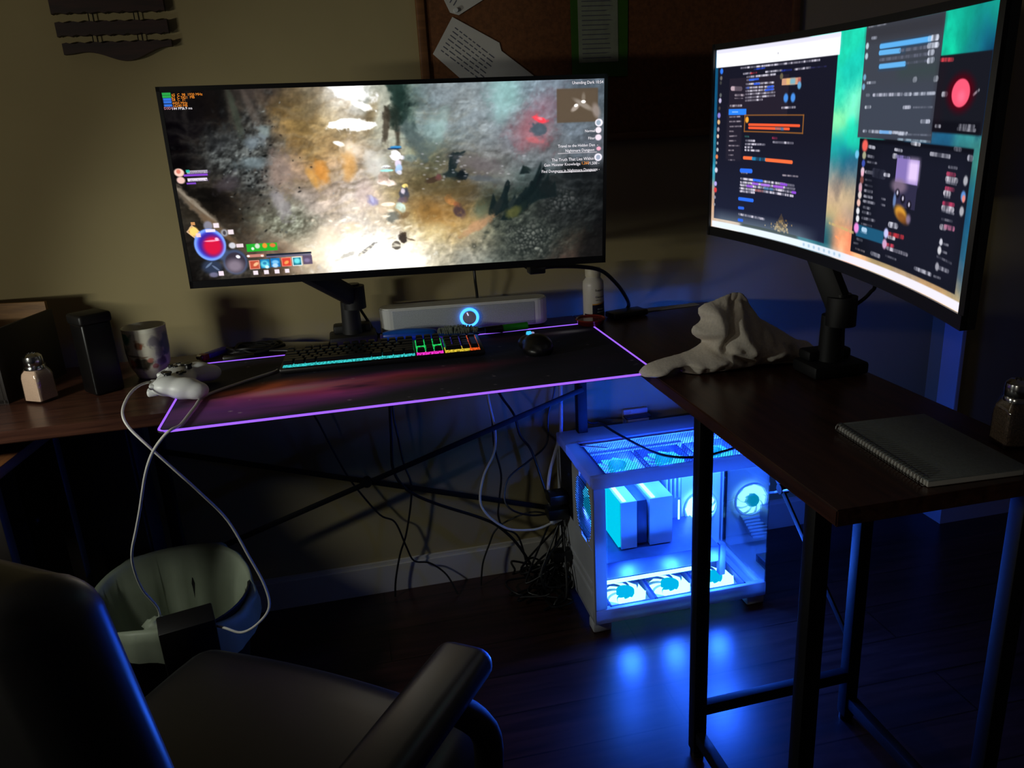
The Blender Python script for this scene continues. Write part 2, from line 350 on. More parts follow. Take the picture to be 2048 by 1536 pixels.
GAME_BLOBS="366 12 40 18.9 14 260 260 258 1 0.25;381 38 26 8.4 22 260 260 255 1 0.2;346 71 32 8.4 -4 262 262 258 1 0.15;383 76 26 9.5 -2 262 262 258 1 0.2;328 109 12 4.2 17 255 255 250 1 0.3;359 123 22 12.6 32 250 235 215 0.8 0.6;347 158 14 27.3 12 235 175 95 0.6 0.7;289 165 14 21 -18 220 150 65 0.7 0.6;269 174 7 23.1 -23 240 180 90 0.5 0.6;206 161 26 33.6 2 150 132 122 0.8 0.5;399 155 20 27.3 -8 225 225 220 0.7 0.8;378 210 22 26.2 2 215 195 190 0.6 0.8;278 325 45 31.5 -8 255 240 215 0.7 0.8;371 347 80 35.7 -2 275 275 270 1 0.5;451 357 38 21 10 270 268 255 0.9 0.5;300 294 30 16.8 2 250 230 205 0.6 0.8;335 280 20 10.5 2 255 225 190 0.6 0.6;354 321 30 11.6 -32 270 270 265 1 0.12;365 329 18 3.2 -32 120 115 110 0.8 0.3;319 340 26 4.2 -23 190 185 175 0.8 0.4;429 324 11 9.5 2 95 88 80 0.9 0.15;445 311 7 9.5 12 60 50 45 0.9 0.2;462 313 9 2.1 17 110 95 80 0.8 0.3;427 262 14 10.5 2 120 122 115 0.9 0.3;453 260 14 5.2 -23 110 95 75 0.7 0.4;409 248 10 6.3 2 235 215 190 0.7 0.4;421 192 17 6.3 8 262 242 232 1 0.2;413 178 10 7.4 -38 190 165 150 0.7 0.4;457 200 7 5.2 2 262 235 150 1 0.2;454 216 11 14.7 2 75 80 98 0.9 0.3;452 210 5 6.3 2 215 205 215 1 0.3;449 229 9 6.3 -8 120 105 120 0.8 0.4;419 236 15 4.2 0 262 235 215 1 0.1;447 243 11 8.4 32 215 245 240 0.9 0.3;389 229 9 9.5 2 150 150 205 0.7 0.6;387 224 3 8.4 -13 220 220 250 0.7 0.5;444 139 9 10.5 2 262 258 265 1 0.15;454 142 5 4.2 2 245 240 255 0.9 0.3;446 154 8 9.5 2 225 215 235 0.9 0.3;447 163 7 8.4 32 175 205 250 0.9 0.3;448 172 5 4.2 2 235 235 250 0.9 0.3;444 121 12 2.5 0 70 150 205 1 0.1;443 124 11 1.3 0 25 50 90 1 0.2;422 167 14 2.5 0 175 240 232 1 0.1;421 159 10 3.2 0 240 242 240 0.9 0.2;472 143 12 6.3 2 130 150 150 0.5 0.5;560 160 9 21 16 34 46 48 1 0.25;569 143 10 6.3 -26 34 46 48 1 0.25;581 138 10 2.6 -23 40 52 54 0.9 0.3;574 145 12 2.1 -16 45 55 58 0.8 0.3;562 182 24 8.4 6 38 50 52 0.95 0.3;580 184 14 9.5 7 24 32 36 1 0.2;619 192 34 6.3 7 92 98 104 0.7 0.5;517 191 15 6.3 -16 64 46 44 0.95 0.25;529 186 6 6.3 2 120 75 80 0.9 0.4;551 197 8 10.5 12 95 92 70 0.6 0.5;551 236 13 6.3 37 196 136 84 0.9 0.3;564 245 7 5.2 42 150 95 70 0.9 0.3;568 260 16 10.5 40 72 58 68 0.95 0.3;507 253 45 26.2 2 165 125 70 0.6 0.9;580 283 40 14.7 -13 205 170 110 0.5 0.8;607 292 34 10.5 -26 190 150 115 0.8 0.4;515 296 22 12.6 2 230 215 170 0.5 0.8;662 242 5 25.2 24 30 42 44 1 0.2;672 227 4 23.1 12 26 38 40 1 0.2;654 250 7 14.7 37 38 46 46 0.9 0.3;686 249 9 14.7 32 44 54 54 0.9 0.3;714 233 10 39.9 44 26 38 40 0.95 0.3;734 213 7 37.8 38 22 34 36 0.95 0.3;748 193 3 21 24 22 30 34 1 0.2;702 261 8 21 47 32 44 42 0.9 0.3;764 218 22 14.7 32 28 36 38 0.9 0.6;717 177 8 5.2 22 34 46 46 0.9 0.4;685 267 18 10.5 -18 105 105 60 0.7 0.5;614 258 14 16.8 2 92 104 86 0.6 0.6;728 99 34 31.5 2 178 105 115 0.55 0.8;761 54 26 31.5 32 165 120 135 0.45 0.9;747 96 15 11.6 2 84 98 108 0.95 0.3;752 78 12 6.3 16 262 78 92 1 0.35;750 76 6 3.2 16 265 130 140 1 0.4;734 118 14 5.2 12 210 115 120 0.6 0.5;676 26 25 33.6 12 150 190 188 0.6 0.8;665 51 14 25.2 2 155 190 190 0.5 0.8;527 90 18 27.3 2 160 190 188 0.5 0.8;544 81 9 31.5 17 165 195 190 0.4 0.7;477 98 14 37.8 -30 85 100 102 0.7 0.6;504 129 22 14.7 -28 95 108 108 0.6 0.7;456 20 16 42 2 35 55 50 0.85 0.4;444 58 11 23.1 10 38 48 42 0.8 0.4;428 77 6 31.5 8 70 62 52 0.8 0.4;531 207 60 18.9 10 92 82 58 0.6 0.8;618 164 40 14.7 14 122 114 118 0.6 0.8;42 234 66 9.5 47 112 102 88 0.9 0.45;34 220 44 3.2 47 170 160 145 0.6 0.5;71 271 60 6.3 47 120 98 76 0.7 0.5;225 333 60 8.4 40 150 130 112 0.4 0.6;198 347 40 5.2 42 170 150 135 0.4 0.5;134 43 8 50.4 -8 70 76 66 0.7 0.5;164 34 7 42 -18 110 100 92 0.5 0.6;187 80 10 8.4 2 135 150 150 0.7 0.6;159 101 16 14.7 -18 130 142 150 0.7 0.6;154 139 26 12.6 2 130 145 150 0.7 0.6;117 90 16 23.1 -13 60 62 62 0.6 0.6;88 103 16 14.7 2 45 46 48 0.6 0.7;99 181 26 14.7 -10 84 76 82 0.6 0.6;157 224 34 14.7 32 70 62 56 0.4 0.6;198 221 14 31.5 -18 160 155 158 0.7 0.5"
GAME_BARS="830 52 88.88 67.2 84 70 56;11 5 16.16 4.7 40 160 70;11 10 16.16 4.7 40 160 70;11 15 15.15 4.7 50 110 215;11 20 15.15 4.7 50 110 215;11 26 15.15 4.7 50 110 215;45 153 40.4 5.8 168 160 178;41 159 46.46 3.7 132 66 205;43 168 38.38 5.8 226 215 232;30 175 18.18 3.2 128 70 205;27 151 7.07 5.2 40 180 160;150 311 62.62 15.8 34 172 44;135 328 34.34 6.3 190 124 112;203 328 92.92 4.2 22 32 48;202 332 92.92 3.2 90 90 120;130 347 21.21 18.9 226 150 130;130 347 17.17 15.8 180 74 52;152 346 19.19 18.9 22 118 176;173 345 19.19 18.9 22 112 184;196 345 20.2 18.9 240 130 110;196 345 17.17 15.8 205 62 46;218 345 20.2 18.9 225 240 245;218 345 16.665 15.8 22 104 124;240 343 19.19 18.9 88 74 100;130 364 9.595 8.9 240 225 236;152 364 9.595 8.9 240 225 236;174 364 9.595 8.9 240 225 236;195 364 9.09 8.4 240 225 236;60 361 10.1 9.5 242 222 236;65 261 11.11 9.5 236 222 232;92 276 11.11 9.5 236 222 230;106 305 14.14 7.4 232 212 220;52 271 19.19 5.8 225 215 230;27 279 9.09 8.4 235 200 200;20 255 8.08 6.3 205 145 90;830 148 85.85 1.1 220 210 215;829 187 84.84 1.5 235 230 235"
GAME_ICONS="19 271 9 9.5 2 250 205 110 1 0.3;49 261 9 9.5 2 130 130 148 0.9 0.3;79 277 7 7.4 2 150 150 158 0.9 0.3;79 277 3 4.2 2 60 55 60 0.9 0.3;91 304 7 6.3 2 215 215 225 0.9 0.3;44 346 20 14.7 2 44 54 76 0.95 0.35;38 342 9 2.1 -38 110 130 160 0.8 0.3;51 349 9 2.1 42 105 120 150 0.8 0.3;45 363 9 5.2 2 120 118 150 0.8 0.4;69 321 14 12.6 2 70 90 130 0.8 0.4;47 300 31.5 33.1 2 118 158 255 1 0.06;47 300 26.5 27.8 2 74 88 205 1 0.12;48 300 23.5 24.7 2 60 36 150 1 0.15;52 303 19 19.9 2 205 22 62 1 0.35;52 292 15 1.7 -1 255 150 175 1 0.3;62 289 4 3.2 22 240 190 225 0.9 0.4;92 339 25 26.2 2 62 74 102 1 0.12;92 340 20.5 21.5 2 52 46 58 1 0.1;90 347 17 13.7 2 128 116 130 1 0.6;99 328 4.5 3.4 22 240 238 250 1 0.3;126 309 5 4.2 22 40 40 40 0.9 0.3;131 313 3 3.2 2 230 235 230 0.9 0.3;141 308 5 5.2 2 220 215 210 0.9 0.3;156 308 5 5.2 2 236 140 50 0.95 0.3;172 308 6 4.2 2 226 110 60 0.95 0.3;120 328 3 2.1 2 250 235 235 1 0.3;148 329 3 2.1 2 250 225 215 1 0.3;133 346 6 3.2 -33 240 190 140 0.9 0.3;151 347 8 7.4 2 110 215 225 0.9 0.4;151 345 4 3.2 2 40 120 170 0.9 0.4;155 353 4 3.2 2 220 245 250 0.9 0.4;173 344 7 4.2 2 130 195 235 0.9 0.4;172 351 6 4.2 2 190 220 250 0.9 0.4;196 346 5 3.2 -28 245 170 90 0.9 0.4;218 344 6.5 5.8 2 120 235 240 0.9 0.5;239 344 6 4.2 2 140 125 160 0.8 0.6;10 153 9 7.4 7 236 196 180 1 0.25;9 151 4 4.2 2 205 110 90 0.9 0.4;11 168 8 6.8 7 226 186 176 1 0.25;877 88 8.5 7.9 2 238 232 242 1 0.15;876 88 5 5.2 2 150 165 180 1 0.3;876 103 6.5 6.3 2 236 222 230 1 0.2;876 118 7 6.3 2 230 214 226 1 0.25;876 159 8.5 7.9 2 238 232 242 1 0.15;876 159 5 5.2 2 150 160 180 1 0.3;877 141 5 4.2 2 226 160 180 1 0.3;843 51 22 5.2 30 152 142 132 0.8 0.5;825 57 10 4.7 -36 172 160 150 0.85 0.4;843 37 4 9.5 2 140 130 118 0.6 0.5;871 64 8 14.7 -18 150 138 132 0.8 0.5;827 52 4.5 3.2 -18 250 245 240 1 0.2;843 45 5 3.2 2 252 246 240 1 0.2"
GAME_DIAMOND= (19, 271)
GAME_TEXT= [(886, 7, 7, 'R', 'w', 'Unending Dark 10:54'), (869, 104, 6.5, 'R', 'w', 'Normal'), (869, 119, 6.5, 'R', 'w', 'Filter'), (876, 133, 7, 'R', 'w', 'Travel to the Hidden Den  -'), (868, 143, 7, 'R', 'w', 'Nightmare Dungeon'), (867, 161, 7.5, 'R', 'w', 'The Truth That Lies Within'), (837, 171, 7, 'R', 'w', 'Gain Monster Knowledge'), (856, 170, 7, 'R', 'q', '1,260'), (879, 171, 7, 'R', 'w', '/1,500 -'), (880, 184, 7, 'R', 'w', 'Find Dungeons in Nightmare Dungeons -'), (20, 7, 5.6, 'L', 'o', '65  C  98  1920 MHz'), (19, 12, 5.6, 'L', 'o', '62  C 7421  MB'), (19, 16, 5.6, 'L', 'o', '58  C  31'), (19, 22, 5.6, 'L', 'o', '4450 MHz'), (19, 27, 5.6, 'L', 'o', '16240 MB'), (2, 31, 5.6, 'L', 'p', 'D3D12'), (16, 32, 5.6, 'L', 'w', '144 FPS'), (37, 32, 5.6, 'L', 'w', '6.9 ms'), (30, 154, 5.5, 'L', 'd', 'Wanderer 100'), (28, 170, 5.5, 'L', 'd', 'Wanderer 98'), (414, 161, 4.5, 'L', 'd', 'Hunter')]
DESK_LINES="79.1 37 315 37 3.2 205 200 215;120.7 41.4 152.9 40.5 2.6 40 70 190;156.4 47.4 204.9 47 3.2 200 195 210;205 47.7 233.3 47.6 3 40 60 190;242.6 47.6 288.9 46.9 3.2 195 190 205;289 47.4 334.5 47.3 2 40 40 80;88.6 47.3 111.4 47.1 3.4 200 195 210;110 47.6 128.4 47.1 3 170 50 60;99.7 53.3 186.5 52.5 3.4 205 200 214;100.1 58.7 122.1 58.6 3.4 205 200 214;107.5 58.5 135.1 58 3.4 44 90 215;98.2 65.5 183 65.7 3.4 205 200 214;122.7 66.1 138.7 66.2 3.4 44 84 210;98.7 71.8 183.6 71.9 3.4 205 200 214;97.2 72 107 72.1 3.4 40 70 170;164.4 72.9 181.2 71.8 3.4 44 84 210;97.6 77.5 184.1 76.9 3.4 205 200 214;157.6 77.9 181.6 76.3 3.4 44 84 210;98 83 186.9 81.9 3.4 205 200 214;97.4 88.8 187.4 87.1 3.4 205 200 214;97.8 94 149.3 93.1 3.4 205 200 214;211.2 107.7 251.7 107 3.6 205 200 214;54.3 71.4 82.5 72.9 8 190 165 175;65 83.5 92.2 84.2 4 190 175 185;63.8 89.1 90.1 89.7 2 120 110 120;51.2 102.5 86.1 102.4 4 195 185 195;49.9 122.5 82.4 121.8 2.6 150 140 150;50.5 130.9 86.5 130.3 2.6 150 140 150;52 139.9 88.6 139.1 2.6 150 140 150;51.5 148.6 64.1 148.5 2.6 140 130 140;52.1 157.7 74.8 156.7 2.6 140 130 140;51.6 166.2 72.8 165.4 2.6 140 130 140;50.6 175 83.5 174.4 2.6 150 140 150;50.6 183.9 66.4 183.3 2.6 140 130 140;51.1 192.7 65.4 192.2 2.6 140 130 140;50.7 201.7 71.1 201.1 2.6 140 130 140;111.9 136.1 267.1 136.4 4.4 250 90 50;112.3 141.7 236.5 142 4.4 250 90 50;196.2 141.8 219.6 142.5 5 40 110 160;101.4 157.1 112.5 157.4 3 70 160 140;187.9 158 200.7 158.2 4 190 50 90;104 164.4 132 164.3 3.6 205 200 214;103.4 170.7 164.3 170 3.6 205 200 214;102.8 176.4 123.9 176 3.6 205 200 214;103.2 181.5 149.4 181.3 3.6 205 200 214;190.1 164.9 251.1 164.9 3.8 205 200 214;100.2 195.7 125.5 195.5 6 252 110 60;128 196 168.1 195.8 6 36 130 175;170.7 196.2 250.8 196.2 6 252 110 60;92.7 219.4 125.3 218.7 8 44 110 240;94.6 224 112.4 223.5 2.6 150 140 150;225.2 219.6 271.9 218.5 3 150 140 150;93.8 234.3 262 234.6 4.2 214 208 222;133.6 234 161.5 234 4.4 44 100 235;220.3 234.9 239.3 235.1 4.4 130 70 200;93.2 240.9 264.6 240 4.2 214 208 222;131.5 240.5 148.4 240.7 4.4 150 90 210;159.5 240.7 184.8 240.4 4.4 165 110 220;198.9 240.5 227.4 240.4 4.4 150 80 205;92.6 246.2 266.2 245.7 4.2 214 208 222;114.1 246.4 130.5 246.6 4.4 140 80 205;170.2 246.7 196.4 246.5 4.6 44 100 150;257.8 245.9 268.2 245.8 4.4 135 70 205;91.9 252.2 261 252 4.2 214 208 222;142.7 252.3 164.6 252.2 4.4 150 64 60;92.3 257.8 138 257 4.2 214 208 222;90.2 272.4 134 271.7 6.5 44 110 240;90.4 289.5 104.9 289 5.5 44 100 225;91.2 301.6 174.1 301.9 4.4 205 200 214;90.9 312.6 103.4 312.4 5.5 44 100 225;481.3 28.8 607 28.2 6.5 90 170 232;480.8 37 532.3 37.3 6.5 96 172 230;532.3 37.3 601.4 37 4 92 96 112;482.5 46.1 603.3 45.3 4 92 96 112;484.2 54.7 548 54.2 6.5 96 172 230;549.9 53.7 605.1 53.1 3 84 88 104;603 27.6 623.9 27.8 7 205 210 225;603.1 36 625.9 36.2 6.5 205 210 225;606.9 44.1 616.4 44 7 200 205 220;607.1 53.2 618.5 52.8 7 200 205 220;456.1 16.4 467.8 16.7 4 160 165 180;444.9 1 490.5 1 3 110 112 122;453.8 75.1 475.3 75 3.6 170 175 190;576.5 74.4 580.4 74.1 7 130 135 145;627.7 74.8 633.4 74.6 7 150 155 165;454.6 91.5 461.1 91.6 4.4 165 170 185;473.3 91.7 549.8 91.7 4.4 170 172 188;556 91.8 572.3 91.8 4.4 165 170 185;578.4 91.8 631.7 91.3 4 165 170 185;454.5 108 467.5 107.6 4.4 175 180 192;556.7 108.1 573.8 107.7 4.4 170 172 188;582 108 629.7 107.4 2.4 100 104 118;606 124.7 625.9 124.3 5 180 184 200;454.6 140.6 462.1 140.6 4 165 170 185;470.9 140.6 504.9 140.5 4.4 175 180 195;500.6 140.6 530.7 140.5 4.4 110 165 220;526.4 140.3 572.7 140.2 4 175 180 195;550 141.4 570.9 141.3 4 175 180 195;573 141.6 633.8 140.4 2.4 95 100 115;550.2 148.5 633.7 148.3 3 130 150 165;587.8 151.9 608.5 152.6 5 205 205 215;637.8 53.7 666 54.7 4.6 200 60 70;651.2 92.7 660.7 92.6 6 170 170 180;723.6 93.8 734.7 88.9 3 175 175 185;642.9 129.3 654.6 129.3 4 150 150 160;699.9 127.3 734.8 127.1 4 130 130 140;697.1 130.9 737.8 131.2 4 140 140 150;473.9 161.4 489.5 162.4 4.6 170 170 182;471.8 174.5 489.7 175.3 4 130 130 142;472.4 182.7 500.1 183.1 3 110 110 122;472.3 197 491.6 196.9 5 190 190 202;493.7 196.3 522.7 197.3 13 44 46 60;523.9 196.8 537.1 196.8 5 190 190 202;472.5 207.8 489.2 207.9 3 84 84 96;473 215.4 492.9 215.9 3 84 84 96;472.6 223.4 494.3 223.3 4 150 150 162;473.1 231.3 495.8 231.2 4 150 150 162;472.6 238.7 504 238.6 4 150 150 162;473.7 247.3 492 247.2 4 140 140 152;472.7 254.4 495.7 254.3 4 140 140 152;473.3 263.1 508.7 262.6 4 120 120 132;473 271.5 501.2 271.3 3 96 96 108;545.8 162 564.2 162.7 4 170 170 182;543.3 170.5 550.6 170.5 7 190 190 200;551.9 170.6 585.8 171 4.6 120 110 165;639.1 162.3 686.5 162.7 5 150 150 162;696.2 153.1 710.7 153.4 5 150 150 162;731.6 161.1 739 161.3 7 175 175 188;687.6 174.5 706.9 174.4 3.4 110 110 122;685.9 182.5 704.1 182.4 5 165 60 90;685.5 188.5 710.7 188.3 6.5 200 195 205;685.6 192.2 709.9 192.6 3 130 130 142;686.4 199.5 705.9 199.3 5 165 60 90;685 204.9 697.6 204.8 6.5 200 195 205;686.1 208.9 698.7 208.8 3 130 130 142;685 217.1 710.5 216.3 5 175 56 90;684.5 222.7 710.1 221.9 6.5 200 195 205;684.5 226.1 713.2 226.1 3 130 130 142;685.9 236 711.7 235.2 3 96 96 108;686.3 245.4 696.4 245 7 200 195 205;696.1 243.9 717.8 243.1 6 170 100 130;522.6 229.9 532.4 230 3 110 110 122;523.3 238 533.1 238.2 3 110 110 122;551.4 262.1 571.3 261.4 8 190 190 202;545.2 275.1 591.5 273.4 6 190 50 60;552.7 279 568.4 278.8 5 200 195 205;548.3 290.2 568.4 289.3 5 190 60 80;551.5 294.8 607.2 294.1 5 190 185 198;549.2 305.7 578.7 305.9 3 96 96 108;508.5 309.4 531.7 309.9 6 150 150 162;463.7 295.6 477.9 295.8 4 120 120 132;461.6 310.3 487.6 310.7 3 120 110 112;477.2 279.4 486.5 279.5 7 170 200 225;473.3 283.5 489.6 283.4 3 130 160 185;632.2 307.4 675.2 306.8 5 170 170 182;683.7 307 700.2 306.1 3 96 96 108;687.3 264.8 709.5 263.9 3 110 110 122;687.5 273.6 708.1 273.7 3 110 110 122;685.5 281.8 722.9 283.3 3 90 90 102;692.9 294.2 717.6 294 5 140 140 152;455.5 302.9 467.2 302.2 3 130 130 140;378 283.2 450.6 288 4 190 165 110;400.1 301.5 410.2 303.8 3 245 150 100"
DESK_DOTS="20.2 39.4 6 50 120 240;19.4 51.6 4.5 110 105 100;18.4 60.1 4 60 60 60;19.1 82.5 4.5 90 95 95;18.1 92.3 5.5 190 180 215;16.8 106.3 4 70 62 60;16 119.5 6 140 130 215;15.7 131.8 5.5 220 180 130;14.9 145.4 5 170 155 165;14.5 158.3 4.5 225 195 180;14.2 171.5 3.5 160 160 165;14.3 183.8 4.5 180 185 190;12.9 197.2 5 235 130 80;12 208.8 3.5 140 140 140;12.2 222.9 6 210 208 222;11.4 249.5 5.5 180 165 235;11.5 261.7 6 215 60 60;10.2 276.2 4 140 135 150;9.8 290.7 3.5 130 130 140;105.2 127.5 6.5 246 165 50;205 56.6 6 100 92 70;259.6 72.8 7 96 160 205;221.5 91.9 8.5 70 140 225;242.9 91.8 8.5 70 140 225;445.1 25.9 5 180 200 210;445.3 39.3 5 170 195 205;445.1 67.4 5 110 160 190;444.3 80.1 5 110 160 190;442.5 173.9 7 110 185 220;462.6 160.6 10 235 95 85;462.8 174.3 6.5 160 160 130;462.6 185.5 6 60 80 170;462.3 196.4 6.5 220 190 205;462.2 200.9 5 225 170 190;462.3 209.3 6.5 120 70 66;459.8 218.4 6 185 150 165;460.1 222.7 6 200 150 165;460.3 231.2 6.5 215 200 195;459 242.5 6.5 230 185 172;458.8 254.6 6 225 225 230;459.9 265.8 6 225 225 230;731.2 186.4 6.5 165 165 172;730.4 203.9 7 90 140 205;732.2 206.6 5 220 130 120;731.3 220.9 6.5 165 165 172;458.6 279.7 9 235 140 215;544.3 275.2 8 190 195 240;542.9 290.4 8 205 160 195;691 263.2 5 200 200 210;689.6 273.6 6 200 200 205;688.7 294 6 150 150 160"

# ------------------------------------------------------------------ palette
M = dict(
    wall=mat('wall_paint', (166, 152, 110), .85, var=.03, scale=6, bump=.05),
    white_trim=mat('trim_paint', (205, 200, 190), .5, var=.03, scale=10),
    ceiling=mat('ceiling_paint', (190, 185, 175), .9, var=.02, scale=6),
    floor=floor_mat('laminate'),
    desk=wood('desk_wood', (52, 30, 24), (88, 54, 40), .28, 'X'),
    wing=wood('desk_wood_wing', (52, 30, 24), (88, 54, 40), .28, 'Y'),
    steel=mat('black_steel', (15, 15, 16), .55, 0., var=.1, spec=.3),
    black=mat('black_plastic', (16, 16, 18), .35, var=.1, scale=80),
    matte=mat('black_matte_plastic', (22, 22, 24), .6, var=.1, scale=80),
    leather=mat('black_leather', (13, 13, 14), .45, var=.15, scale=160, bump=.04, spec=.6, coat=.55),
    white=mat('white_plastic', (222, 224, 222), .4, var=.02),
    card=mat('dark_blue_plastic', (60, 70, 100), .5, var=.05),
    case=mat('white_case_paint', (215, 218, 224), .38, var=.02),
    cable=mat('black_cable', (14, 14, 15), .45, var=.1),
    wcable=mat('white_cable', (214, 212, 206), .5, var=.05),
    chrome=mat('polished_metal', (190, 190, 190), .18, 1., var=.04),
    cloth=mat('beige_cotton', (240, 230, 214), .95, var=.08, scale=220, bump=.35),
    paper=mat('paper', (205, 203, 196), .8, var=.04, scale=25),
    cork=mat('cork', (112, 70, 38), .9, var=.25, scale=120, bump=.2),
    dark_wood=wood('dark_plank_wood', (30, 14, 11), (58, 30, 24), .6, 'X', 9),
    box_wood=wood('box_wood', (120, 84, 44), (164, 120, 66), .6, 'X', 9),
    box_out=mat('dark_wood_and_shade', (30, 22, 18), .6, var=.2, scale=20),
    ceramic=mat('glazed_ceramic', (226, 224, 208), .2, var=.02),
    liner=mat('white_bin_liner', (160, 170, 148), .5, var=.05, scale=30),
    led=glow('violet_light_strip', (150, 92, 255), 1.35),
    glass=glass('clear_pane', (.96, .98, 1.), .06), jar=glass('jar_glass', (.95, .95, .95), .08),
)

# ------------------------------------------------------------------ room
YW = 2.02
struct('floor', MB().bx(-2.2, 3.0, -1.6, 2.2, -.06, 0), M['floor'])
struct('wall_back', MB().bx(-2.2, 1.72, YW, YW + .1, 0, 2.4), M['wall'])
struct('wall_right', MB().bx(1.70, 3.0, 1.894, 2.12, 0, 2.4), M['wall'])
struct('wall_left', MB().bx(-2.3, -2.2, -1.6, 2.12, 0, 2.4), M['wall'])
struct('wall_front', MB().bx(-2.2, 3.0, -1.7, -1.6, 0, 2.4), M['wall'])
struct('wall_far_right', MB().bx(3.0, 3.1, -1.6, 2.12, 0, 2.4), M['wall'])
struct('ceiling', MB().bx(-2.3, 3.1, -1.7, 2.12, 2.4, 2.46), M['ceiling'])
b = MB().bx(-2.2, 1.70, YW - .014, YW, 0, .082); b.bx(-2.2, 1.70, YW - .009, YW, .082, .092)
struct('baseboard_back', b, M['white_trim'])
b = MB().bx(1.686, 3.0, 1.880, 1.894, 0, .082); b.bx(1.686, 1.70, 1.894, 2.006, 0, .082); b.bx(1.691, 3.0, 1.885, 1.894, .082, .092)
struct('baseboard_right', b, M['white_trim'])

struct('trim_1', MB().bx(1.684, 1.70, 1.880, 1.952, .092, 2.1, .003), M['white_trim'])

# ------------------------------------------------------------------ the L-shaped desk
desk = thing('corner_desk', 'dark brown L-shaped wooden desk on thin black metal legs', 'desk', (.2, 1.7, 0))
MB().prism([(-1.12, 1.53), (.565, 1.53), (.565, 1.968), (-1.12, 1.968)], .726, .75, bev=.002).build('desk_top', M['desk'], desk)
MB().prism([(.5655, .80), (.945, .80), (.945, 1.968), (.5655, 1.968)], .726, .75, bev=.002).build('desk_wing_top', M['wing'], desk)
LEGS = [(.582, 1.215), (.925, 1.225), (.590, .875), (.925, .875), (.575, 1.945), (-.49, 1.945), (.925, 1.945), (-1.09, 1.555), (-1.09, 1.945)]
for x, y in LEGS:
    lg = MB().bx(x - .0135, x + .0135, y - .0135, y + .0135, .012, .726, .002).build('leg', M['steel'], desk)
    MB().cyl((x, y, 0), (x, y, .014), .014, n=14).build('levelling_foot', M['black'], lg)
for p, q in (((.582, 1.215), (.925, 1.225)), ((.590, .875), (.925, .875)), ((.582, 1.215), (.590, .875)), ((.925, 1.225), (.925, .875))):
    z = .11 if p[1] == q[1] or abs(p[1] - q[1]) < .05 else .05
    MB().bar((*p, z), (*q, z), .02, .025, .002).build('stretcher', M['steel'], desk)
MB().bar((-.49, 1.929, .532), (.575, 1.929, .193), .005, .014, .001).build('cross_brace', M['steel'], desk)
MB().bar((-.49, 1.922, .226), (.575, 1.922, .560), .005, .014, .001).build('cross_brace', M['steel'], desk)
MB().cyl((-.009, 1.914, .379), (-.009, 1.936, .379), .012, n=14).build('brace_joint', M['steel'], desk)
MB().bar((.934, 1.238, .165), (.934, 1.86, .640), .005, .014, .001).build('cross_brace', M['steel'], desk)
MB().cyl((.928, 1.536, .390), (.948, 1.536, .390), .012, n=14).build('brace_joint', M['steel'], desk)
for x0, x1 in ((-1.09, -.49), (-.49, .575)):
    MB().bar((x0, 1.945, .708), (x1, 1.945, .708), .02, .03, .002).build('rail', M['steel'], desk)
MB().bar((.575, 1.945, .708), (.925, 1.945, .708), .02, .03, .002).build('rail', M['steel'], desk)
MB().bar((.925, 1.225, .708), (.925, 1.945, .708), .02, .03, .002).build('rail', M['steel'], desk)

# shallow dark cupboard standing under the left end
ped = thing('shallow_cupboard', 'very dark shallow cupboard under the left end of the desk', 'cabinet', (-.76, 1.88, 0))
MB().bx(-1.00, -.515, 1.826, 1.930, .03, .684, .003).build('carcass', M['box_out'], ped)
MB().bx(-.985, -.53, 1.835, 1.922, 0, .03).build('plinth', M['black'], ped)
for x0, x1, kx in ((-.995, -.760, -.775), (-.756, -.520, -.741)):
    dr = MB().bx(x0, x1, 1.812, 1.826, .04, .676, .003).build('door', M['box_out'], ped)
    MB().sphere((kx, 1.802, .45), .011, 14).build('knob', M['steel'], dr)
# side table whose lit brown edge shows at the far left
st = thing('side_table', 'small brown wooden side table tucked under the left end of the desk', 'table', (-.790, 1.645, 0), R(-7))
MB().bx(-.15, .15, -.15, .13, .668, .690, .003).build('table_top', wood('side_table_wood', (70, 40, 20), (112, 68, 34), .5, 'Y'), st, world=False)
for x, y in ((-.13, -.13), (.13, -.13), (-.13, .11), (.13, .11)):
    MB().bx(x - .013, x + .013, y - .013, y + .013, 0, .668, .002).build('leg', M['box_out'], st, world=False)

# ------------------------------------------------------------------ light-edged desk mat
MX0, MX1, MY0, MY1 = -.357, .577, 1.412, 1.858
mt = thing('desk_mat', 'large galaxy print desk mat with a glowing violet edge', 'desk mat', ((MX0 + MX1) / 2, (MY0 + MY1) / 2, .75))
def rrect(x0, x1, y0, y1, r, n=6):
    out = []
    for cx, cy, a0 in ((x1 - r, y1 - r, 0), (x0 + r, y1 - r, 90), (x0 + r, y0 + r, 180), (x1 - r, y0 + r, 270)):
        for k in range(n + 1): out.append((cx + r * math.cos(R(a0 + 90 * k / n)), cy + r * math.sin(R(a0 + 90 * k / n))))
    return out
MB().prism(rrect(MX0, MX1, MY0, MY1, .018), .7502, .7535).build('mat_base', M['matte'], mt)
cv = Canvas(330, 158); X, Y = cv.X, cv.Y
n1, n2, n3 = fbm(330, 158, 60, 5, 3), fbm(330, 158, 26, 4, 5, 2.4, .7), fbm(330, 158, 40, 4, 9, 1.6, .8)
cv.a[:] = (14, 14, 22); cv.mix(np.clip(.35 + .6 * n1, 0, .7), (24, 26, 44)); cv.mix(np.clip(.6 * n2, 0, .5), (44, 24, 44))
def neb(x, y, rx, ry, ang, col, al): cv.mix(np.clip(cv.emask(x, y, rx, ry, ang, .9) * al * (1 + 1.1 * n2 + .5 * n3), 0, .95), col)
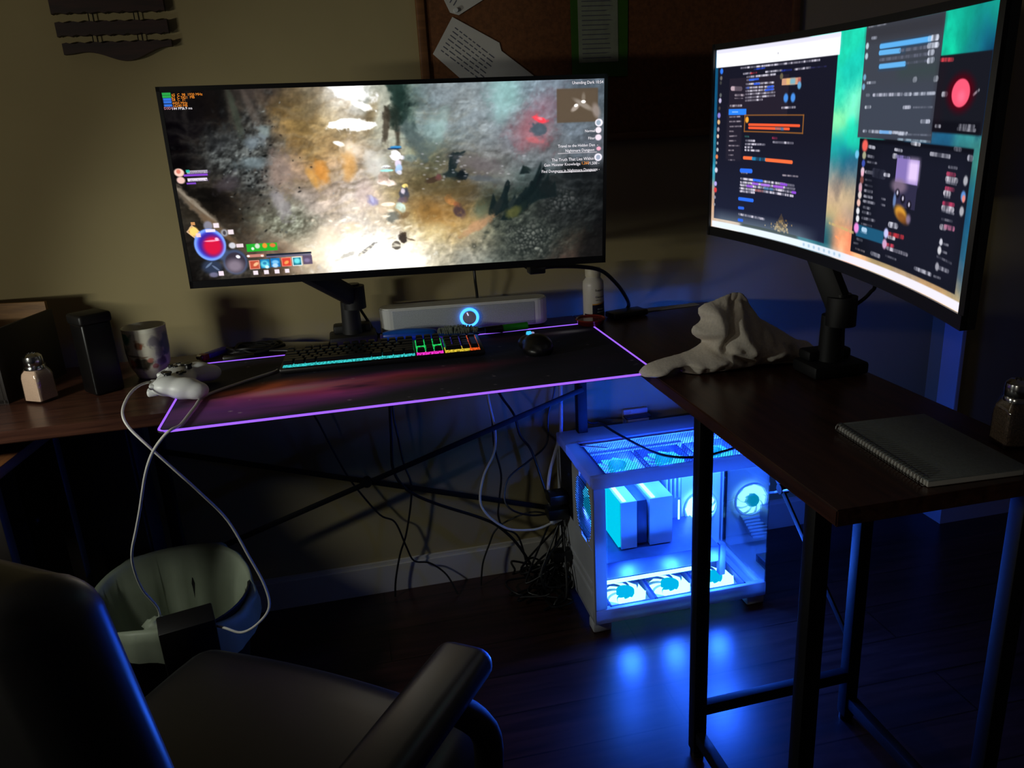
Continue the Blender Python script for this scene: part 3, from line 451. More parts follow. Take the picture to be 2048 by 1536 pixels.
neb(75, 116, 80, 20, -8, (128, 46, 122), 1.2); neb(118, 106, 66, 14, -4, (160, 60, 116), 1.1); neb(128, 99, 48, 6, -3, (190, 120, 150), 1.); neb(60, 86, 40, 10, -12, (150, 70, 40), .8)
neb(92, 100, 28, 7, -4, (206, 160, 170), .9); neb(150, 100, 60, 10, -4, (140, 34, 44), .8); neb(172, 108, 34, 8, 0, (96, 60, 46), .7)
neb(250, 40, 60, 20, 0, (40, 56, 92), .7); neb(30, 132, 50, 16, 0, (70, 36, 92), .8); neb(205, 24, 60, 10, 0, (120, 40, 60), .7)
neb(305, 22, 14, 4, 0, (150, 150, 160), .7); neb(230, 120, 60, 20, 0, (30, 32, 48), .6)
for _ in range(110):
    x, y, s = random.uniform(0, 330), random.uniform(0, 158), random.random() ** 2; cv.ell(x, y, .6 + .7 * s, .5 + .5 * s, 0, (140, 132, 136), .2 + .5 * s, .6)
cv.a = np.clip(cv.a * 1.55, 0, 255)
picture_mesh('mat_print', cv, lambda u, v: np.stack([(u - .5) * (MX1 - MX0 - .012), (.5 - v) * (MY1 - MY0 - .012), np.full_like(u, .0037)], -1), printed('mat_print', .75), mt)
edge = [(x, y, .7525) for x, y in rrect(MX0 + .002, MX1 - .002, MY0 + .002, MY1 - .002, .018, 5)]
MB().tube(edge, .0026, 8, 1, True).build('light_edge', M['led'], mt)
MB().bx(MX0 + .06, MX0 + .13, MY1 - .002, MY1 + .016, .7502, .764, .003).build('control_box', M['black'], mt)

# ------------------------------------------------------------------ keyboard
kb = thing('gaming_keyboard', 'black full-size keyboard glowing cyan, green, magenta and orange between its keys', 'keyboard', (.062, 1.742, .7542), R(-3.4))
TILT = Matrix.Translation((0, -.067, 0)) @ Matrix.Rotation(R(1.6), 4, 'X') @ Matrix.Translation((0, .067, 0))
def kpart(mb, name, m, label=None):
    o = mb.build(name, m, kb, world=False); o.data.transform(TILT)
    if label: o['label'] = label
    return o
KW, KD, U = .440, .136, .0187
kpart(MB().bx(-KW / 2, KW / 2, -KD / 2, KD / 2, .0015, .0135, .004), 'keyboard_base', M['black'])
x0k = -KW / 2 + .0075; y0k = -KD / 2 + .009
ZB0, ZB1 = .0135, .0146
def zone(a, b_, r0, r1, col, s, label):
    kpart(MB().bx(x0k + a * U, x0k + b_ * U, y0k + r0 * U - (.0015 if r0 == 0 else 0), y0k + r1 * U, ZB0, ZB1), 'backlight', glow('backlight_' + label.split()[0], col, s, tex=True), label)
zone(0, 15, 0, 1, (60, 215, 215), 1.0, 'cyan backlight under the bottom row'); zone(0, 15, 1, 6.2, (24, 60, 66), .6, 'dim teal backlight under the letter rows')
zone(15.2, 18.3, 0, 1, (255, 52, 206), 1.1, 'magenta backlight under the arrow keys'); zone(15.2, 18.3, 1, 6.2, (40, 235, 110), .9, 'green backlight around the navigation keys')
zone(18.5, 21.4, 0, 2, (235, 205, 60), 1., 'yellow backlight under the number pad'); zone(18.5, 21.4, 2, 6.2, (76, 66, 190), .5, 'blue backlight under the upper number pad')
zone(21.4, 22.6, 0, 6.2, (250, 96, 34), 1., 'orange backlight along the right edge')
KEYM = mat('keycap_plastic', (20, 20, 22), .32, var=.1, scale=90)
keymesh = {}
def key(x, r, w=1., h=1.):
    k = (w, h)
    if k not in keymesh:
        b = bmesh.new(); bmesh.ops.create_cube(b, size=1)
        for v in b.verts:
            t = v.co.z > 0
            v.co.x *= w * U - (.0052 if t else .0012); v.co.y *= h * U - (.0052 if t else .0012); v.co.z = .0085 if t else 0
        bmesh.ops.bevel(b, geom=b.edges[:], offset=.0009, segments=2, affect='EDGES')
        m_ = MB(); m_._merge(b); o = m_.build('key', KEYM, kb, world=False); keymesh[k] = o.data
    else:
        o = bpy.data.objects.new('key', keymesh[k]); COL.objects.link(o); o.parent = kb
    o.matrix_local = TILT @ Matrix.Translation((x0k + (x + w / 2) * U, y0k + (r + h / 2) * U, .0166 + .0009 * abs(r - 2)))
rows = [[1.25, 1.25, 1.25, 6.25, 1.25, 1.25, 1.25, 1.25], [2.25] + [1] * 10 + [2.75], [1.75] + [1] * 11 + [2.25], [1.5] + [1] * 12 + [1.5], [1] * 13 + [2]]
for r, row in enumerate(rows):
    x = 0.
    for w in row: key(x, r, w); x += w
for x in [0, 2, 3, 4, 5, 6.5, 7.5, 8.5, 9.5, 11, 12, 13, 14]: key(x, 5.15)
for k in range(3): key(15.25 + k, 0); key(15.25 + k, 3); key(15.25 + k, 4); key(15.25 + k, 5.15)
key(16.25, 1)
key(18.5, 0, 2); key(20.5, 0)
for r in (1, 2, 3):
    for k in range(3): key(18.5 + k, r)
for k in range(4): key(18.5 + k, 4)
key(21.5, 0, 1, 2); key(21.5, 2, 1, 2)

# ------------------------------------------------------------------ mouse
ms = thing('computer_mouse', 'black mouse with a cyan lit wheel right of the keyboard', 'mouse', (.392, 1.665, .7542), R(8))
def blob_mesh(parts, name, m, parent, vox=.003, it=6, world=False):
    mb = MB()
    for c, r in parts: mb.sphere(c, r, 24)
    o = mb.build(name, m, parent, world=world)
    md = o.modifiers.new('remesh', 'REMESH'); md.mode = 'VOXEL'; md.voxel_size = vox; md.use_smooth_shade = True
    sm = o.modifiers.new('smooth', 'SMOOTH'); sm.iterations = it; sm.factor = .6
    return o
blob_mesh([((0, -.012, .012), (.032, .048, .027)), ((0, .03, .010), (.029, .034, .018)), ((-.012, -.02, .008), (.024, .036, .018))], 'mouse_shell', M['black'], ms, .0025, 4)
MB().bx(-.0008, .0008, .022, .063, .016, .0285).build('button_split', M['matte'], ms, world=False)
MB().cyl((-.004, .038, .026), (.004, .038, .026), .0085, n=18).build('scroll_wheel', glow('cyan_wheel_light', (60, 190, 250), 1.2), ms, world=False)
MB().box((0, .014, .0365), (.005, .008, .003), .001).build('indicator_light', glow('white_indicator', (170, 170, 220), .7), ms, world=False)

# ------------------------------------------------------------------ monitors
def frame_of(c, yaw, tilt, roll):
    cy, sy = math.cos(yaw), math.sin(yaw); r = Vector((cy, sy, 0)); back = Vector((-sy, cy, 0)); z = Vector((0, 0, 1))
    up = z * math.cos(tilt) + back * math.sin(tilt); n = back * math.cos(tilt) - z * math.sin(tilt)
    r, up = math.cos(roll) * r + math.sin(roll) * up, -math.sin(roll) * r + math.cos(roll) * up
    m = Matrix((r, n, up)).transposed().to_4x4(); m.translation = Vector(c); return m
SCREEN = printed('lit_screen', emit=True, strength=1.25)

def monitor(name, label, c, yaw, tilt, roll, w, h, sag, cv, bez, depth):
    """x across, y away from the viewer, z up; the panel bows away by 'sag' at its middle"""
    t = thing(name, label, 'monitor'); F = frame_of(c, yaw, tilt, roll)
    t.location = F.translation; t.rotation_euler = F.to_euler()
    picture_mesh('screen', cv, lambda u, v: np.stack([(u - .5) * w, sag * (1 - (2 * u - 1) ** 2) - .0005, (.5 - v) * h], -1), SCREEN, t)
    bl, br_, bt, bb = bez; N = 24 if sag else 1
    def dy(x): return sag * (1 - (2 * x / w) ** 2)
    def strip(name, x0, x1, z0, z1, y0, y1, m, label=None):
        b = bmesh.new(); sec = []
        for k in range(N + 1):
            x = x0 + (x1 - x0) * k / N
            sec.append([b.verts.new((x, dy(x) + y, z)) for y, z in ((y0, z0), (y0, z1), (y1, z1), (y1, z0))])
        for A, B in zip(sec, sec[1:]):
            for j in range(4): b.faces.new((A[j], A[(j + 1) % 4], B[(j + 1) % 4], B[j]))
        b.faces.new(sec[0]); b.faces.new(list(reversed(sec[-1])))
        q = MB(); q._merge(b); return q
    X0, X1, Z0, Z1 = -w / 2 - bl, w / 2 + br_, -h / 2 - bb, h / 2 + bt
    hs = strip('', X0, X1, Z0, Z1, .001, .016, None)
    hs.bm.verts.ensure_lookup_table(); hs.build('housing', M['matte'], t, world=False)
    q = strip('', X0, X1, Z1 - bt, Z1, -.003, .001, None); q2_ = strip('', X0, X1, Z0, Z0 + bb, -.003, .001, None)
    me = bpy.data.meshes.new('t'); q2_.bm.to_mesh(me); q.bm.from_mesh(me); bpy.data.meshes.remove(me); q2_.bm.free()
    for a, b_ in ((X0, X0 + bl), (X1 - br_, X1)): q.bx(a, b_, dy(a) - .003, dy(a) + .003, Z0, Z1)
    q.build('bezel', M['black'], t, world=False)
    MB().box((0, sag + .016 + depth / 2, -.01), (w * .52, depth, h * .62), .012).build('rear_bulge', M['matte'], t, world=False)
    MB().box((0, sag + .018 + depth, -.01), (.11, .012, .11), .003).build('mount_plate', M['steel'], t, world=False)
    return t

W1, H1, W2, H2 = 888, 374, 760, 336
# --- main screen: a cave scene seen from above with the game's read-outs around the edge
SPIKES = [[(630, 272), (644, 223), (658, 266)], [(647, 269), (673, 200), (678, 259)], [(671, 261), (692, 228), (696, 260)], [(691, 268), (717, 212), (720, 258)], [(702, 263), (751, 162), (745, 235)], [(720, 255), (768, 186), (763, 232)], [(657, 282), (674, 259), (684, 283)], [(732, 213), (739, 188), (752, 208)], [(702, 187), (711, 168), (726, 186)], [(742, 243), (781, 205), (783, 237)]]
g = Canvas(W1, H1); g.base(nums(GAME_BASE), 23.)
na, nb, nc = fbm(W1, H1, 70, 5, 21), fbm(W1, H1, 26, 4, 22), fbm(W1, H1, 9, 3, 23)
nd = fbm(W1, H1, 44, 5, 24, 2.2, .7)
ridge = lambda n, p: np.clip(1 - 2.2 * np.abs(n), 0, 1) ** p
g.warp(20 * na + 11 * nb, 14 * nd + 9 * nb)
lum = g.a.mean(2, keepdims=True) / 255
fl = fbm(W1, H1, 90, 5, 51, 1.5, .6); fl2 = fbm(W1, H1, 46, 5, 52, 1.8, .55)
yi = np.clip(g.Y - .5 + 26 * na + .12 * (g.X - 444), 0, H1 - 1).astype(int); xi = np.clip(g.X - .5 + 20 * nb, 0, W1 - 1).astype(int)
fl, fl2 = fl[yi, xi], fl2[yi, xi]
g.a *= 1 + (.34 * fl + .20 * fl2 + .16 * nb + .10 * nc)[..., None] * (1.2 - .9 * np.clip(lum, 0, 1))
warm = g.emask(330, 150, 190, 130, 0, .9)
g.mix(.50 * ridge(fl2, 5) * warm, (196, 176, 140)); g.mix(.42 * ridge(fl, 6) * warm, (96, 70, 36)); g.mix(.35 * ridge(nd, 6) * g.emask(640, 150, 220, 110, 0, .8), (176, 182, 184))
g.mix(.40 * ridge(fl, 5) * g.emask(640, 190, 240, 120, 0, .8), (84, 88, 88)); g.mix(.55 * ridge(fl2, 4) * g.emask(110, 150, 120, 150, 0, .8), (70, 68, 64)); g.mix(.6 * ridge(nb, 3) * g.emask(420, 330, 130, 60, 0, .8), (262, 250, 228))
g.ell(432, 60, 34, 66, -14, (196, 194, 178), .75, .5, .4 * nb); g.ell(452, 70, 5, 70, 4, (58, 50, 40), .8, .6, .4 * nb); g.ell(398, 60, 10, 36, 20, (120, 96, 60), .5, .7)
rag = .45 * nb + .30 * nc
def stones(x, y, rx, ry, an, n, lo, hi, sd, al):
    k = g.emask(x, y, rx, ry, an, .6, rag); B = int(max(rx, ry) * 1.9)
    g.rubble(int(x) - B, int(y) - B, int(x) + B, int(y) + B, n, k * al, lo, hi, sd)
g.relief(40, .34, 71, 24 * na, 18 * nd); g.relief(16, .10, 72, 10 * nb, 8 * na)
E_ = lambda x, y, rx, ry, an, so=.6: g.emask(x, y, rx, ry, an, so, rag)
g.rock(np.clip(E_(160, 135, 44, 90, 12) + E_(95, 120, 40, 40, 0), 0, 1) * .85, 13, (7, 8, 9), (150, 156, 154), 81, 11)
g.rock(E_(208, 262, 58, 34, 14) * .95, 11, (58, 56, 44), (236, 242, 222), 82, 10); g.rock(E_(470, 40, 15, 44, -6) * .9, 11, (12, 26, 24), (136, 160, 148), 83, 10)
g.rock(E_(95, 352, 60, 20, 0) * .7, 12, (12, 12, 12), (126, 120, 108), 84, 10); g.rock(np.clip(E_(735, 320, 84, 52, -8) + E_(690, 262, 52, 26, -24), 0, 1) * .85, 14, (16, 22, 22), (118, 124, 112), 85, 10)
g.rock(E_(815, 262, 70, 44, -6) * .8, 16, (10, 13, 15), (70, 74, 74), 86, 9)
stones(728, 326, 44, 34, -8, 420, (18, 24, 24), (178, 180, 170), 31, .75); stones(795, 246, 32, 22, -10, 260, (16, 22, 22), (160, 160, 158), 35, .75)
for t_ in SPIKES: g.poly(t_, (24, 36, 38), .92); g.poly([t_[1], ((t_[1][0] + t_[2][0]) / 2, (t_[1][1] + t_[2][1]) / 2), t_[2]], (54, 68, 66), .6)
def blur(c_, n=1):
    for _ in range(n):
        a_ = np.pad(c_.a, ((1, 1), (1, 1), (0, 0)), mode='edge'); a_ = .25 * a_[:-2] + .5 * a_[1:-1] + .25 * a_[2:]; c_.a = .25 * a_[:, :-2] + .5 * a_[:, 1:-1] + .25 * a_[:, 2:]
blur(g, 2)
for k in range(120):      # small wet highlights along the cave wall
    x, y = random.gauss(170, 34), random.gauss(150, 50); g.ell(x, y, random.uniform(1, 4), random.uniform(.8, 2.2), random.uniform(-60, 30), random.choice([(150, 156, 154), (96, 100, 98), (10, 12, 12), (12, 12, 14), (60, 50, 44)]), .7, .6)
for x, y, rx, ry, an, r_, g_, b_, al, so in nums(GAME_BLOBS): g.ell(x, y, rx, ry, an, (r_, g_, b_), al, so, .55 * nb + .38 * nc if so > .12 else None)
for _ in range(70):      # glints on the wet ground
    x, y = random.gauss(370, 45), random.gauss(310, 26); g.ell(x, y, random.uniform(3, 10), random.uniform(1, 3), random.uniform(-30, 30), (270, 264, 245), .55, .6)
for _ in range(40):
    x, y = random.gauss(560, 60), random.gauss(165, 20); g.ell(x, y, random.uniform(2, 4), random.uniform(1, 2), 0, (190, 188, 192), .5, .6)
g.a = 262 * np.clip(g.a / 255, 0, 1.2) ** 1.16 * (1 + (.10 * nc)[..., None])
for x, y, w_, h_, r_, g_, b_ in nums(GAME_BARS)[:1]: g.bar(x, y, w_, h_, (r_, g_, b_), .92, 2); g.bar(x, y, w_ - 6, h_ - 6, (92, 78, 62), .5, 8)
blur(g, 1)
x, y = GAME_DIAMOND
g.poly([(x - 14, y), (x - 2, y - 14), (x + 12, y + 1), (x, y + 15)], (190, 158, 130)); g.poly([(x - 10, y), (x - 2, y - 10), (x + 8, y + 1), (x, y + 10)], (96, 60, 30))
for x, y, rx, ry, an, r_, g_, b_, al, so in nums(GAME_ICONS): g.ell(x, y, rx, ry, an, (r_, g_, b_), al, so)
for x, y, w_, h_, r_, g_, b_ in nums(GAME_BARS)[1:]:
    g.bar(x, y, w_, h_, (r_, g_, b_), .95)
for x, y, rx, ry, an, r_, g_, b_, al, so in nums(GAME_ICONS)[21:38]: g.ell(x, y, rx, ry, an, (r_, g_, b_), al, so)
m1 = monitor('gaming_monitor', 'wide flat black monitor on the wall side showing a cave game', (.1168, 1.5634, 1.1444), -.0541, -.0513, -.0177, .797, .3362, 0, g, (.0065, .0065, .008, .014), .03)
TC = dict(w=('white screen text', glow('screen_white', (246, 240, 246), 1.1)), o=('orange screen text', glow('screen_orange', (255, 150, 50), 1.)), q=('amber number in the quest text', glow('screen_amber', (255, 160, 60), 1.)), p=('pink screen text', glow('screen_pink', (226, 150, 170), 1.)), d=('grey screen text', glow('screen_dark', (90, 70, 110), .8)))
for ck, (lb, tm) in TC.items():
    q = MB()
    for x, y, hh, al, c_, s in GAME_TEXT:
        if c_ != ck: continue
        me = text_mesh(s, hh * .00108, 'RIGHT' if al == 'R' else 'LEFT')
        if hh * .00108 > .007: me.transform(Matrix.Scale(.92, 4, (1, 0, 0)))
        me.transform(Matrix.Translation(((x / W1 - .5) * .797, -.0013, (.5 - y / H1) * .3362)) @ Matrix.Rotation(R(90), 4, 'X'))
        q.bm.from_mesh(me); bpy.data.meshes.remove(me)
    o = q.build('screen_text', tm, m1, smooth=False, world=False); o['label'] = lb

# --- second screen: a desktop with a browser page, a settings panel, a recorder and a chat window
d = Canvas(W2, H2)
PX = [(.50, .05, 30, 200, 165), (.53, .2, 25, 190, 170), (.495, .27, 40, 205, 170), (.545, .3, 120, 240, 195), (.5, .38, 130, 225, 160), (.55, .45, 30, 205, 170), (.5, .5, 20, 170, 160),
      (.53, .55, 18, 100, 130), (.56, .58, 14, 84, 124), (.495, .585, 30, 110, 140), (.5, .615, 190, 165, 140), (.56, .62, 120, 120, 120), (.52, .655, 80, 72, 80), (.56, .665, 190, 165, 135), (.5, .7, 205, 176, 145), (.55, .72, 215, 188, 140),
      (.5, .8, 210, 180, 125), (.56, .79, 150, 130, 120), (.5, .87, 26, 90, 110), (.54, .85, 226, 176, 120), (.53, .9, 240, 130, 90), (.57, .925, 235, 118, 85), (.495, .93, 18, 80, 95), (.55, .96, 240, 200, 150),
      (.86, .05, 18, 175, 145), (.9, .06, 16, 150, 130), (.85, .12, 18, 200, 155), (.96, .04, 18, 140, 130), (.97, .1, 16, 70, 110), (.94, .12, 20, 120, 125), (.99, .02, 20, 150, 130), (.995, .2, 12, 36, 66), (.995, .35, 12, 40, 76),
      (.87, .43, 30, 92, 128), (.95, .43, 50, 130, 135), (.985, .48, 66, 146, 132), (.99, .58, 36, 116, 132), (.985, .66, 24, 90, 130), (.99, .78, 36, 100, 130), (.985, .9, 60, 96, 124),
      (.62, .955, 236, 180, 130), (.7, .955, 200, 172, 118), (.8, .955, 205, 176, 138), (.9, .95, 220, 175, 120), (.97, .95, 236, 190, 120), (.004, .3, 16, 76, 112), (.004, .55, 30, 104, 130), (.004, .7, 44, 146, 172), (.004, .78, 170, 140, 120), (.004, .92, 200, 160, 130)]
d.base([(u * W2, v * H2, *c) for u, v, *c in PX], 15.)
ne, nf = fbm(W2, H2, 40, 4, 41), fbm(W2, H2, 14, 4, 42)
d.warp(6 * ne, 7 * nf); d.a *= 1 + (.10 * nf)[..., None]
def U(u0, v0, u1, v1, col, al=1., e=1.5): d.rect(u0 * W2, v0 * H2, u1 * W2, v1 * H2, col, al, e)
U(.012, .09, .481, .945, (22, 22, 35)); d.mix(np.clip((d.X < .481 * W2) & (d.X > .012 * W2) & (d.Y > .45 * H2) & (d.Y < .945 * H2), 0, 1) * np.clip((d.Y / H2 - .45) * 1.6, 0, .75), (29, 34, 56))
d.mix(((d.X < .30 * W2) & (d.X > .06 * W2) & (d.Y < .36 * H2) & (d.Y > .16 * H2)) * .35, (58, 44, 54))
U(.055, .30, .118, .60, (44, 38, 50), .5, 6)
U(.004, .004, .487, .097, (252, 252, 255)); U(.004, .002, .487, .026, (214, 212, 232), .9, 4); U(.40, .03, .487, .075, (236, 228, 242), .7, 12)
U(.25, .052, .253, .062, (150, 150, 160))
U(.061, .322, .134, .354, (40, 124, 245)); U(.075, .335, .10, .341, (150, 190, 250), .8)
for a in ((.127, .353, .368, .358), (.127, .438, .368, .444), (.127, .353, .131, .444), (.364, .353, .368, .444)): U(*a, (146, 92, 42), .95)
d.rect(.272 * W2, .180 * H2, .345 * W2, .212 * H2, (196, 146, 118)); U(.29, .182, .305, .21, (214, 176, 110), .9, 3); U(.305, .182, .325, .21, (110, 170, 190), .9, 5); U(.335, .182, .347, .212, (160, 84, 80), .9, 4)
for k in range(60): d.ell(random.gauss(.30, .022) * W2, (random.betavariate(2, 1.1) * .07 + .875) * H2, random.uniform(1, 3.2), random.uniform(1, 2.6), 0, random.choice([(176, 138, 84), (110, 84, 52), (220, 186, 130)]), .75, .5)
d.poly([(.27 * W2, .94 * H2), (.30 * W2, .85 * H2), (.335 * W2, .945 * H2)], (110, 86, 54), .45)
U(.578, .000, .838, .446, (58, 62, 72)); U(.578, .0, .838, .06, (48, 48, 54), .8, 14); U(.70, .17, .838, .21, (52, 66, 66), .8, 20); U(.578, .25, .838, .44, (58, 66, 82), .5, 30)
U(.631, .072, .80, .100, (26, 74, 120), .55, 6); U(.631, .10, .72, .122, (26, 74, 120), .4, 6); U(.631, .155, .73, .178, (26, 74, 120), .4, 6)
U(.836, .146, .992, .405, (22, 23, 31)); U(.836, .365, .985, .405, (14, 14, 22), .9, 5); U(.836, .146, .86, .40, (34, 20, 28), .35, 20)
U(.588, .45, .975, .943, (17, 19, 29)); U(.65, .47, .975, .94, (26, 27, 42), .55, 40); U(.604, .815, .708, .868, (28, 84, 116), .95, 2); U(.589, .45, .975, .465, (12, 12, 20), .8, 4)
U(.005, .962, .995, .997, (226, 222, 234)); U(.005, .965, .42, .994, (206, 238, 246), .8, 60); U(.40, .968, .56, .988, (190, 222, 232), .6, 20)
for k in range(8): d.ell((.40 + .021 * k) * W2, .979 * H2, 3, 2.6, 0, (120, 160, 190), .55, .7)
brk = np.clip(.62 + .9 * fbm(W2, H2, 6, 2, 44, .9, 3), .35, 1)
for x0, y0, x1, y1, th, r_, g_, b_ in nums(DESK_LINES): d.seg(x0, y0, x1, y1, th, (r_, g_, b_), .95, brk if r_ < 245 and b_ < 200 or abs(r_ - b_) < 25 else None)
for x, y, r_, cr, cg, cb in nums(DESK_DOTS): d.ell(x, y, r_ * .8, r_ * .85, 0, (cr, cg, cb), .95, .35)
d.ell(.913 * W2, .273 * H2, 30, 20, 0, (80, 0, 14), .9, .4); d.ell(.913 * W2, .273 * H2, 21, 15.5, 0, (234, 84, 112), 1, .07); d.ell(.916 * W2, .285 * H2, 8, 6, 0, (255, 110, 140), .7, .8)
# picture inside the chat window
x0, x1, y0, y1 = .729 * W2, .808 * W2, .513 * H2, .70 * H2
d.rect(x0, y0, x1, y0 + .5 * (y1 - y0), (126, 108, 172)); d.rect(x0 + 32, y0, x1, y0 + .47 * (y1 - y0), (214, 190, 232), 1, 12); d.rect(x0 + 30, y0 + 32, x1, y0 + 38, (54, 44, 110), .9, 3)
d.rect(x0, y0 + .5 * (y1 - y0), x1, y1, (44, 42, 66)); d.ell(x0 + 12, y0 + 36, 20, 9, 0, (130, 110, 130), .8, .5)
for k, (a, b_) in enumerate(((10, 46), (26, 52), (44, 58))): d.ell(x0 + a, y0 + b_, 6, 6, 0, (18, 16, 26), .9, .4); d.ell(x0 + a, y0 + b_ - 1, 2.4, 3, 0, (205, 200, 220), .9, .5)
d.ell(x0 + 4, y0 + 56, 4, 9, 0, (110, 140, 190), .8, .5)
d.ell(x0 + 24, y1 + 8, 17, 9, 14, (208, 146, 50), .95, .4); d.ell(x0 + 30, y1 + 14, 16, 6, 14, (120, 70, 30), .8, .5); d.ell(x0 + 46, y1 + 13, 6, 6, 0, (140, 120, 150), .8, .6)
d.mix(.05 + .03 * nf.clip(0, 1), (255, 255, 255)) if False else None
m2 = monitor('curved_monitor', 'curved black monitor over the desk wing showing browser and chat windows', (.6839, 1.1008, 1.1724), -1.6351, -.0037, -.0252, .72, .3184, .043, d, (.008, .009, .010, .017), .03)

# ------------------------------------------------------------------ monitor arms
def arm(label, base, pts, plate, faces):
    a = thing('monitor_mount', label, 'monitor mount', base, 0., 'clamped monitor mounts')
    bx_, by_, bz = base
    p0, p1, p2 = (Vector(p) for p in pts)
    q = MB().box((bx_, by_, bz + .013), (.112, .082, .024), .006); q.box((bx_, by_ + .02, bz + .034), (.09, .04, .02), .006)
    q.build('clamp_base', M['matte'], a)
    MB().cyl((bx_, by_, bz + .024), (bx_, by_, p0.z - .01), .024, .021, 24).build('column', M['matte'], a)
    jn = MB().cyl(p0 - Vector((0, 0, .026)), p0 + Vector((0, 0, .028)), .027, n=24).build('elbow', M['matte'], a)
    MB().cyl(p0 + Vector((0, 0, .026)), p0 + Vector((0, 0, .033)), .016, n=20).build('elbow_cap', M['black'], jn)
    MB().bar(p0, p1, .034, .046, .012).build('lower_arm', M['matte'], a)
    MB().sphere(p1, .028, 18).build('shoulder', M['matte'], a)
    MB().bar(p1, p2, .030, .040, .010).build('upper_arm', M['matte'], a)
    MB().bar(p2, plate, .03, .03, .008).build('tilt_head', M['steel'], a)
    return a
arm('black monitor arm holding up the wide gaming monitor', (.0, 1.922, .75), [(.012, 1.914, .862), (-.135, 1.72, 1.0), (.115, 1.66, 1.135)], (.1165, 1.627, 1.1335), 0)
arm('black monitor arm holding up the curved monitor', (.880, 1.302, .75), [(.884, 1.285, .872), (.842, 1.352, 1.035), (.812, 1.13, 1.16)], (.790, 1.098, 1.162), 0)

# ------------------------------------------------------------------ desktop computer
pc = thing('desktop_computer', 'white glass-sided desktop computer glowing blue on the floor under the desk', 'computer', (.74, 1.80, 0))
A0, A1, B0, B1, C0, C1 = .507, .972, 1.645, 1.965, .03, .432
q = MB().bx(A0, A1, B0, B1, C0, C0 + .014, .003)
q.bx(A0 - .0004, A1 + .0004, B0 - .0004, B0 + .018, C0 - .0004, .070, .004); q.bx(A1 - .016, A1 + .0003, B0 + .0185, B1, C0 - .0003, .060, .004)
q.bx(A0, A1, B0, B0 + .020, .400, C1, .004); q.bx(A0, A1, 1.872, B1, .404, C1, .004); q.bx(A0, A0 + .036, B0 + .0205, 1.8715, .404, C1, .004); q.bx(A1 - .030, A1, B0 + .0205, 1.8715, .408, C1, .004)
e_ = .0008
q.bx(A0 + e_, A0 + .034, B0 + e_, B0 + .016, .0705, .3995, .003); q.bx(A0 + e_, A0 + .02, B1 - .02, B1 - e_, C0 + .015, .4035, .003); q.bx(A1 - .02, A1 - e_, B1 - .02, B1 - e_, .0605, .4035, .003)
q.build('case_frame', milky('bloom_white_case', (215, 218, 224), .38, .5), pc)  # translucency imitates lens bloom on the solid white frame
MB().bx(A0, A1, B1 - .004, B1, C0, .40).build('rear_side_panel', M['case'], pc)
MB().bx(A1 - .006, A1, 1.89, B1 - .01, C0 + .02, .41).build('front_filler_panel', M['case'], pc)
q = MB().bx(A0, A0 + .004, B0, B1, C0, .235); q.bx(A0, A0 + .004, B0, 1.655, .235, .405); q.bx(A0, A0 + .004, 1.790, 1.815, .235, .405); q.bx(A0, A0 + .004, 1.93, B1, .235, .405)
q.bx(A0 - .002, A0 + .003, 1.66, 1.95, .10, .115, .001); q.bx(A0 - .002, A0 + .003, 1.66, 1.95, .13, .145, .001)
q.build('rear_panel', M['case'], pc)
MB().bx(A0 + .001, A0 + .004, 1.815, 1.93, .235, .405).build('port_plate', M['steel'], pc)
q = MB()
for k in range(22):
    z = .250 + .0067 * k; hw = .064 * math.sqrt(max(0, 1 - ((z - .322) / .082) ** 2)) ** .7
    if hw > .006: q.bx(A0 - .001, A0 + .001, 1.7225 - hw, 1.7225 + hw, z - .0008, z + .0008)
q.build('rear_grille', M['steel'], pc)
q = MB()
for s in (-1, 1):
    for k in range(14):
        z0, z1 = .236 + .012 * k, .236 + .012 * (k + 1); hw = .064 * math.sqrt(max(0, 1 - (((z0 + z1) / 2 - .322) / .082) ** 2)) ** .7
        y0, y1 = sorted((1.7225 + s * hw, 1.7225 + s * .0685)); q.bx(A0, A0 + .004, y0, y1, z0, z1)
q.build('rear_fan_surround', M['case'], pc)
MB().bx(A0 + .004, .956, 1.884, 1.889, C0 + .014, .404).build('motherboard_tray', M['case'], pc)
MB().bx(A0 + .036, A1 - .002, B0 + .001, B0 + .004, .072, .398).build('side_glass', M['glass'], pc)
MB().bx(A1 - .005, A1 - .002, B0 + .002, 1.885, .060, .408).build('front_glass', glass('tinted_pane', (.85, .9, 1.), .42), pc)
# honeycomb top
b = bmesh.new(); px = .0068; rr = px / math.sqrt(3)
vs = {}
def hv(x, y):
    k = (round(x * 1e5), round(y * 1e5))
    if k not in vs: vs[k] = b.verts.new((x, y, 0))
    return vs[k]
ry = 0
y = 1.672
while y < 1.868:
    x = A0 + .042 + (px / 2 if ry % 2 else 0)
    while x < A1 - .036:
        o_ = [hv(x + rr * math.cos(R(30 + 60 * k)), y + rr * math.sin(R(30 + 60 * k))) for k in range(6)]
        i_ = [b.verts.new((x + rr * .74 * math.cos(R(30 + 60 * k)), y + rr * .74 * math.sin(R(30 + 60 * k)), 0)) for k in range(6)]
        for k in range(6): b.faces.new((o_[k], o_[(k + 1) % 6], i_[(k + 1) % 6], i_[k]))
        x += px
    y += rr * 1.5; ry += 1
bmesh.ops.translate(b, vec=(0, 0, .4245), verts=b.verts)
q = MB(); q._merge(b); q.bx(A0 + .03, A0 + .044, 1.66, 1.88, .423, .427); q.bx(A1 - .040, A1 - .028, 1.66, 1.88, .423, .427); q.bx(A0 + .03, A1 - .028, 1.86, 1.875, .423, .427); q.bx(A0 + .03, A1 - .028, 1.662, 1.674, .423, .427)
q.build('top_mesh', M['case'], pc, smooth=False)
